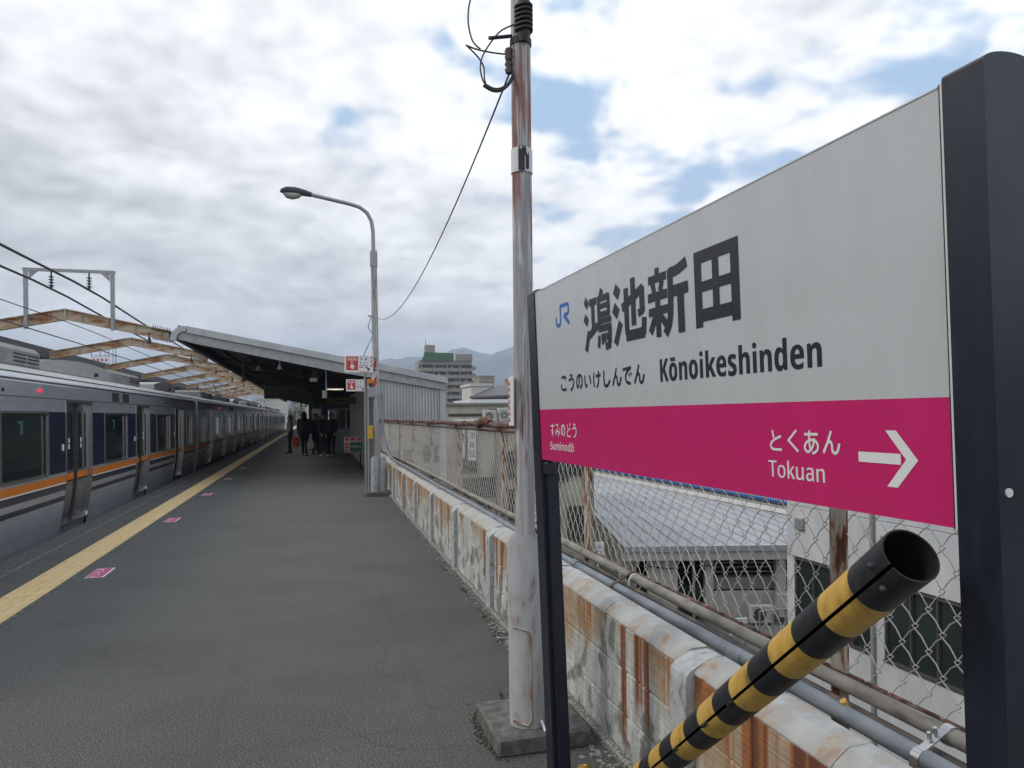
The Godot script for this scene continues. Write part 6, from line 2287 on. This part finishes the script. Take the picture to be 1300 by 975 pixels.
# ---------------------------------------------------------------- people
# bones: [a, b, radius a, radius b, colour]; joined by a smooth minimum, meshed as surface nets
func figure(bones: Array, cell: float, k: float) -> ArrayMesh:
	var lo := Vector3(1e9, 1e9, 1e9)
	var hi := -lo
	for b in bones:
		var r := maxf(b[2], b[3]) + 0.06
		for q in [b[0], b[1]]:
			lo = lo.min(q - Vector3(r, r, r))
			hi = hi.max(q + Vector3(r, r, r))
	var nx := int((hi.x - lo.x) / cell) + 2
	var ny := int((hi.y - lo.y) / cell) + 2
	var nz := int((hi.z - lo.z) / cell) + 2
	var acc := PackedFloat32Array()
	acc.resize(nx * ny * nz)
	var near := PackedFloat32Array()
	near.resize(nx * ny * nz)
	near.fill(9.0)
	var who := PackedInt32Array()
	who.resize(nx * ny * nz)
	for bi in bones.size():
		var b = bones[bi]
		var a: Vector3 = b[0]
		var ab: Vector3 = b[1] - a
		var ll := maxf(ab.length_squared(), 1e-9)
		var r := maxf(b[2], b[3]) + 0.06
		var i0: Vector3 = ((a.min(b[1]) - Vector3(r, r, r)) - lo) / cell
		var i1: Vector3 = ((a.max(b[1]) + Vector3(r, r, r)) - lo) / cell
		for z in range(maxi(0, int(i0.z)), mini(nz - 1, int(i1.z) + 1) + 1):
			for y in range(maxi(0, int(i0.y)), mini(ny - 1, int(i1.y) + 1) + 1):
				for x in range(maxi(0, int(i0.x)), mini(nx - 1, int(i1.x) + 1) + 1):
					var p := lo + Vector3(x, y, z) * cell
					var t := clampf((p - a).dot(ab) / ll, 0.0, 1.0)
					var d := (p - a - ab * t).length() - lerpf(b[2], b[3], t)
					var id := x + nx * (y + ny * z)
					acc[id] += exp(-d * k)
					if d < near[id]:
						near[id] = d
						who[id] = bi
	var cells := {}
	var pos := PackedVector3Array()
	var cols := PackedColorArray()
	var inside := func(id: int) -> bool: return acc[id] > 1.0
	var offs := [0, 1, nx, nx + 1, nx * ny, nx * ny + 1, nx * ny + nx, nx * ny + nx + 1]
	var cor := [Vector3(0, 0, 0), Vector3(1, 0, 0), Vector3(0, 1, 0), Vector3(1, 1, 0), Vector3(0, 0, 1), Vector3(1, 0, 1), Vector3(0, 1, 1), Vector3(1, 1, 1)]
	var edges := [[0, 1], [2, 3], [4, 5], [6, 7], [0, 2], [1, 3], [4, 6], [5, 7], [0, 4], [1, 5], [2, 6], [3, 7]]
	for z in nz - 1:
		for y in ny - 1:
			for x in nx - 1:
				var id := x + nx * (y + ny * z)
				var cnt := 0
				for o in 8:
					if acc[id + offs[o]] > 1.0: cnt += 1
				if cnt == 0 or cnt == 8: continue
				var s := Vector3.ZERO
				var n := 0
				for e in edges:
					var fa := -log(maxf(acc[id + offs[e[0]]], 1e-12)) / k
					var fb := -log(maxf(acc[id + offs[e[1]]], 1e-12)) / k
					if (fa < 0) != (fb < 0):
						s += cor[e[0]].lerp(cor[e[1]], fa / (fa - fb))
						n += 1
				cells[id] = pos.size()
				pos.append(lo + (Vector3(x, y, z) + s / n) * cell)
				var bw = bones[who[id + offs[0]]]
				cols.append(bw[4])
	var idx := PackedInt32Array()
	var step := [1, nx, nx * ny]
	for id in cells:
		for ax in 3:
			var in0: bool = acc[id] > 1.0
			var in1: bool = acc[id + step[ax]] > 1.0
			if in0 == in1: continue
			var u: int = step[(ax + 1) % 3]
			var v: int = step[(ax + 2) % 3]
			if not (cells.has(id - u) and cells.has(id - v) and cells.has(id - u - v)): continue
			var q := [cells[id], cells[id - u], cells[id - u - v], cells[id - v]]
			if in0: q.reverse()
			idx.append_array([q[0], q[2], q[1], q[0], q[3], q[2]])
	var nor := PackedVector3Array()
	nor.resize(pos.size())
	for i in range(0, idx.size(), 3):
		var fn := (pos[idx[i + 2]] - pos[idx[i]]).cross(pos[idx[i + 1]] - pos[idx[i]])
		for j in 3: nor[idx[i + j]] += fn
	for i in nor.size(): nor[i] = nor[i].normalized()
	var arr := []
	arr.resize(Mesh.ARRAY_MAX)
	arr[Mesh.ARRAY_VERTEX] = pos
	arr[Mesh.ARRAY_NORMAL] = nor
	arr[Mesh.ARRAY_COLOR] = cols
	arr[Mesh.ARRAY_INDEX] = idx
	var am := ArrayMesh.new()
	am.add_surface_from_arrays(Mesh.PRIMITIVE_TRIANGLES, arr)
	return am

func person(label: String, at: Vector3, turn: float, o: Dictionary) -> Node3D:
	var skin_c := Color(0.36, 0.22, 0.15)
	var hair := Color(0.012, 0.010, 0.010)
	var top: Color = o.top
	var leg: Color = o.leg
	var shoe: Color = o.shoe
	var h: float = o.get("h", 1.70) / 1.70
	var fat: float = o.get("fat", 1.0)
	var st: float = o.get("stride", 0.06)
	var B := []
	for s in [-1.0, 1.0]:
		var f: float = st * s
		var hip := Vector3(0.09 * s, 0.88, 0)
		var knee := Vector3(0.095 * s, 0.47, f * 0.55 + 0.02)
		var ank := Vector3(0.095 * s, 0.085, f)
		B.append([hip, knee, 0.092 * fat, 0.062, leg])
		B.append([knee, ank, 0.064, 0.05, leg])
		B.append([ank + Vector3(0, -0.035, -0.03), ank + Vector3(0.01 * s, -0.048, 0.15), 0.045, 0.036, shoe])
		var sh := Vector3(0.175 * s * fat, 1.39, -0.01)
		var bend: Vector2 = o.get("armL" if s < 0 else "armR", Vector2(0.02, 0.04))
		var el := sh + Vector3(0.045 * s, -0.28, bend.x)
		var wr := el + Vector3(-0.01 * s, -0.24 + absf(bend.y) * 0.35, bend.y)
		B.append([sh, el, 0.062, 0.05, top])
		B.append([el, wr, 0.052, 0.036, top])
		var pd := (wr - el).normalized()
		B.append([wr + pd * 0.02, wr + pd * 0.075, 0.032, 0.034, skin_c])
		for k in 4:
			var base := wr + pd * 0.085 + Vector3(0.0, 0, -0.027 + 0.018 * k)
			B.append([base, base + pd * [0.045, 0.055, 0.052, 0.04][k] + Vector3(-0.012 * s, 0, 0.004), 0.0105, 0.0085, skin_c])
		B.append([wr + pd * 0.03 + Vector3(0, 0, 0.03), wr + pd * 0.08 + Vector3(-0.01 * s, 0, 0.05), 0.012, 0.009, skin_c])
		B.append([Vector3(0.08 * s, 1.0, 0), Vector3(0.12 * s, 1.32, 0), 0.10 * fat, 0.10 * fat, top])
	B.append([Vector3(0, 0.92, 0), Vector3(0, 1.05, 0), 0.13 * fat, 0.13 * fat, top])
	B.append([Vector3(0, 1.05, 0.01), Vector3(0, 1.36, 0), 0.13 * fat, 0.12 * fat, top])
	B.append([Vector3(0, 1.38, -0.01), Vector3(0, 1.50, 0.005), 0.06, 0.052, skin_c])
	B.append([Vector3(0, 1.595, 0.012), Vector3(0, 1.545, 0.03), 0.088, 0.066, skin_c])
	B.append([Vector3(0, 1.565, 0.108), Vector3(0, 1.545, 0.118), 0.010, 0.014, skin_c])        # nose
	B.append([Vector3(-0.018, 1.517, 0.092), Vector3(0.018, 1.517, 0.092), 0.008, 0.008, Color(0.25, 0.10, 0.08)])
	for s in [-1.0, 1.0]:
		B.append([Vector3(0.085 * s, 1.585, 0.0), Vector3(0.085 * s, 1.55, 0.005), 0.016, 0.013, skin_c])
		B.append([Vector3(0.03 * s, 1.585, 0.094), Vector3(0.034 * s, 1.585, 0.094), 0.009, 0.009, hair])
	B.append([Vector3(0, 1.625, -0.018), Vector3(0, 1.56, -0.045), 0.092, 0.075, o.get("hair", hair)])
	B.append([Vector3(0, 1.655, 0.03), Vector3(0, 1.65, 0.0), 0.06, 0.07, o.get("hair", hair)])
	for b in B:
		b[0] = b[0] * h
		b[1] = b[1] * h
	var mesh := figure(B, 0.0165, 70.0)
	var p := thing("person", label, "person", at, turn, "people waiting under the station roof")
	obj("body", mesh, mt.figure, p)
	if o.get("pack", false):
		var m := M.new()
		m.cbox(Vector3(0, 1.2 * h, -0.2), Vector3(0.30, 0.42, 0.15), 0.04)
		obj("backpack", m, mt.rubber, p)
	return p

func people() -> void:
	var navy := Color(0.012, 0.014, 0.022)
	var dark := Color(0.010, 0.010, 0.012)
	var grey := Color(0.05, 0.05, 0.055)
	person("person in a dark jacket standing nearest the train, turned to the track", Vector3(-0.92, 0, -33.0), -1.2, {"top": Color(0.10, 0.10, 0.105), "leg": dark, "shoe": dark, "h": 1.62, "armR": Vector2(0.05, 0.1)})
	person("broad person in a long dark coat holding a white carrier bag", Vector3(-0.30, 0, -30.4), 2.7, {"top": navy, "leg": dark, "shoe": Color(0.25, 0.24, 0.24), "h": 1.74, "fat": 1.28, "armR": Vector2(0.02, 0.03)})
	person("person in black between the broad person and the pair in front", Vector3(0.14, 0, -31.6), 0.3, {"top": dark, "leg": dark, "shoe": dark, "h": 1.66})
	person("person in dark clothes and pale shoes, left of the pair standing in front", Vector3(0.43, 0, -29.6), 0.5, {"top": Color(0.035, 0.03, 0.028), "leg": Color(0.03, 0.035, 0.06), "shoe": Color(0.35, 0.34, 0.34), "h": 1.68, "armL": Vector2(0.04, 0.14)})
	person("person in dark clothes with a backpack, right of the pair standing in front", Vector3(0.72, 0, -29.2), -0.3, {"top": navy, "leg": dark, "shoe": Color(0.30, 0.29, 0.28), "h": 1.70, "pack": true, "armR": Vector2(0.06, 0.16)})
	for i in 2:
		seated(["seated train passenger in a dark coat behind the first car's window", "seated train passenger in grey with a pale mask behind the first car's window"][i], Vector3(-5.62, 0.02, [-10.0, -10.75][i]), PI / 2, [navy, grey][i], i == 1)
	var m := M.new()
	m.prism([Vector2(-0.13, 0), Vector2(0.13, 0), Vector2(0.15, 0.30), Vector2(0.12, 0.42), Vector2(-0.12, 0.42), Vector2(-0.15, 0.30)], -0.07, 0.07)
	m.tube([Vector3(-0.07, 0.42, 0), Vector3(-0.05, 0.58, 0), Vector3(0.05, 0.58, 0), Vector3(0.07, 0.42, 0)], 0.010, 6)
	var r := solo("red_bag", m, mt.bag_red, "orange red bag standing between two people in the shade", "bag")
	r.position = Vector3(-0.62, 0.33, -31.2)
	m = M.new()
	m.prism([Vector2(-0.12, 0), Vector2(0.12, 0.02), Vector2(0.14, 0.2), Vector2(0.06, 0.42), Vector2(0.03, 0.62), Vector2(-0.01, 0.62), Vector2(-0.05, 0.40), Vector2(-0.14, 0.2)], -0.05, 0.05)
	solo("carrier_bag", m, mt.bag_white, "white plastic carrier bag hanging from the broad person's hand", "carrier bag").position = Vector3(-0.07, 0.28, -30.2)

func seated(label: String, at: Vector3, turn: float, top: Color, mask: bool) -> void:
	var sk := Color(0.36, 0.22, 0.15)
	var hair := Color(0.012, 0.010, 0.010)
	var dark := Color(0.012, 0.012, 0.015)
	var B := []
	for s in [-1.0, 1.0]:
		B.append([Vector3(0.09 * s, 0.53, -0.12), Vector3(0.10 * s, 0.52, 0.30), 0.095, 0.07, dark])
		B.append([Vector3(0.10 * s, 0.50, 0.30), Vector3(0.10 * s, 0.09, 0.28), 0.062, 0.048, dark])
		B.append([Vector3(0.10 * s, 0.05, 0.26), Vector3(0.11 * s, 0.04, 0.43), 0.045, 0.036, dark])
		B.append([Vector3(0.175 * s, 1.02, -0.12), Vector3(0.22 * s, 0.77, -0.04), 0.062, 0.052, top])
		B.append([Vector3(0.22 * s, 0.77, -0.04), Vector3(0.08 * s, 0.66, 0.16), 0.052, 0.038, top])
		for k in 4:
			B.append([Vector3(0.07 * s, 0.665 - 0.014 * k, 0.18), Vector3(0.02 * s, 0.655 - 0.014 * k, 0.235 - 0.006 * k), 0.012, 0.009, sk])
		B.append([Vector3(0.07 * s, 0.68, 0.17), Vector3(0.04 * s, 0.70, 0.215), 0.012, 0.009, sk])
		B.append([Vector3(0.08 * s, 0.62, -0.14), Vector3(0.12 * s, 0.95, -0.13), 0.10, 0.10, top])
		B.append([Vector3(0.085 * s, 1.215, -0.11), Vector3(0.085 * s, 1.18, -0.105), 0.016, 0.013, sk])
		B.append([Vector3(0.03 * s, 1.215, -0.016), Vector3(0.034 * s, 1.215, -0.016), 0.009, 0.009, hair])
	B.append([Vector3(0, 0.58, -0.13), Vector3(0, 1.0, -0.12), 0.13, 0.12, top])
	B.append([Vector3(0, 1.02, -0.12), Vector3(0, 1.13, -0.11), 0.06, 0.052, sk])
	B.append([Vector3(0, 1.225, -0.10), Vector3(0, 1.175, -0.08), 0.088, 0.066, sk])
	B.append([Vector3(0, 1.19, -0.005), Vector3(0, 1.17, 0.006), 0.011, 0.014, Color(0.5, 0.5, 0.5) if mask else sk])
	B.append([Vector3(-0.03, 1.15, -0.03), Vector3(0.03, 1.15, -0.03), 0.028 if mask else 0.008, 0.028 if mask else 0.008, Color(0.5, 0.5, 0.5) if mask else Color(0.25, 0.1, 0.08)])
	B.append([Vector3(0, 1.255, -0.13), Vector3(0, 1.19, -0.155), 0.092, 0.075, hair])
	B.append([Vector3(0, 1.285, -0.085), Vector3(0, 1.28, -0.11), 0.06, 0.07, hair])
	var p := thing("person", label, "person", at, turn, "passengers in the train")
	obj("body", figure(B, 0.018, 70.0), mt.figure, p)
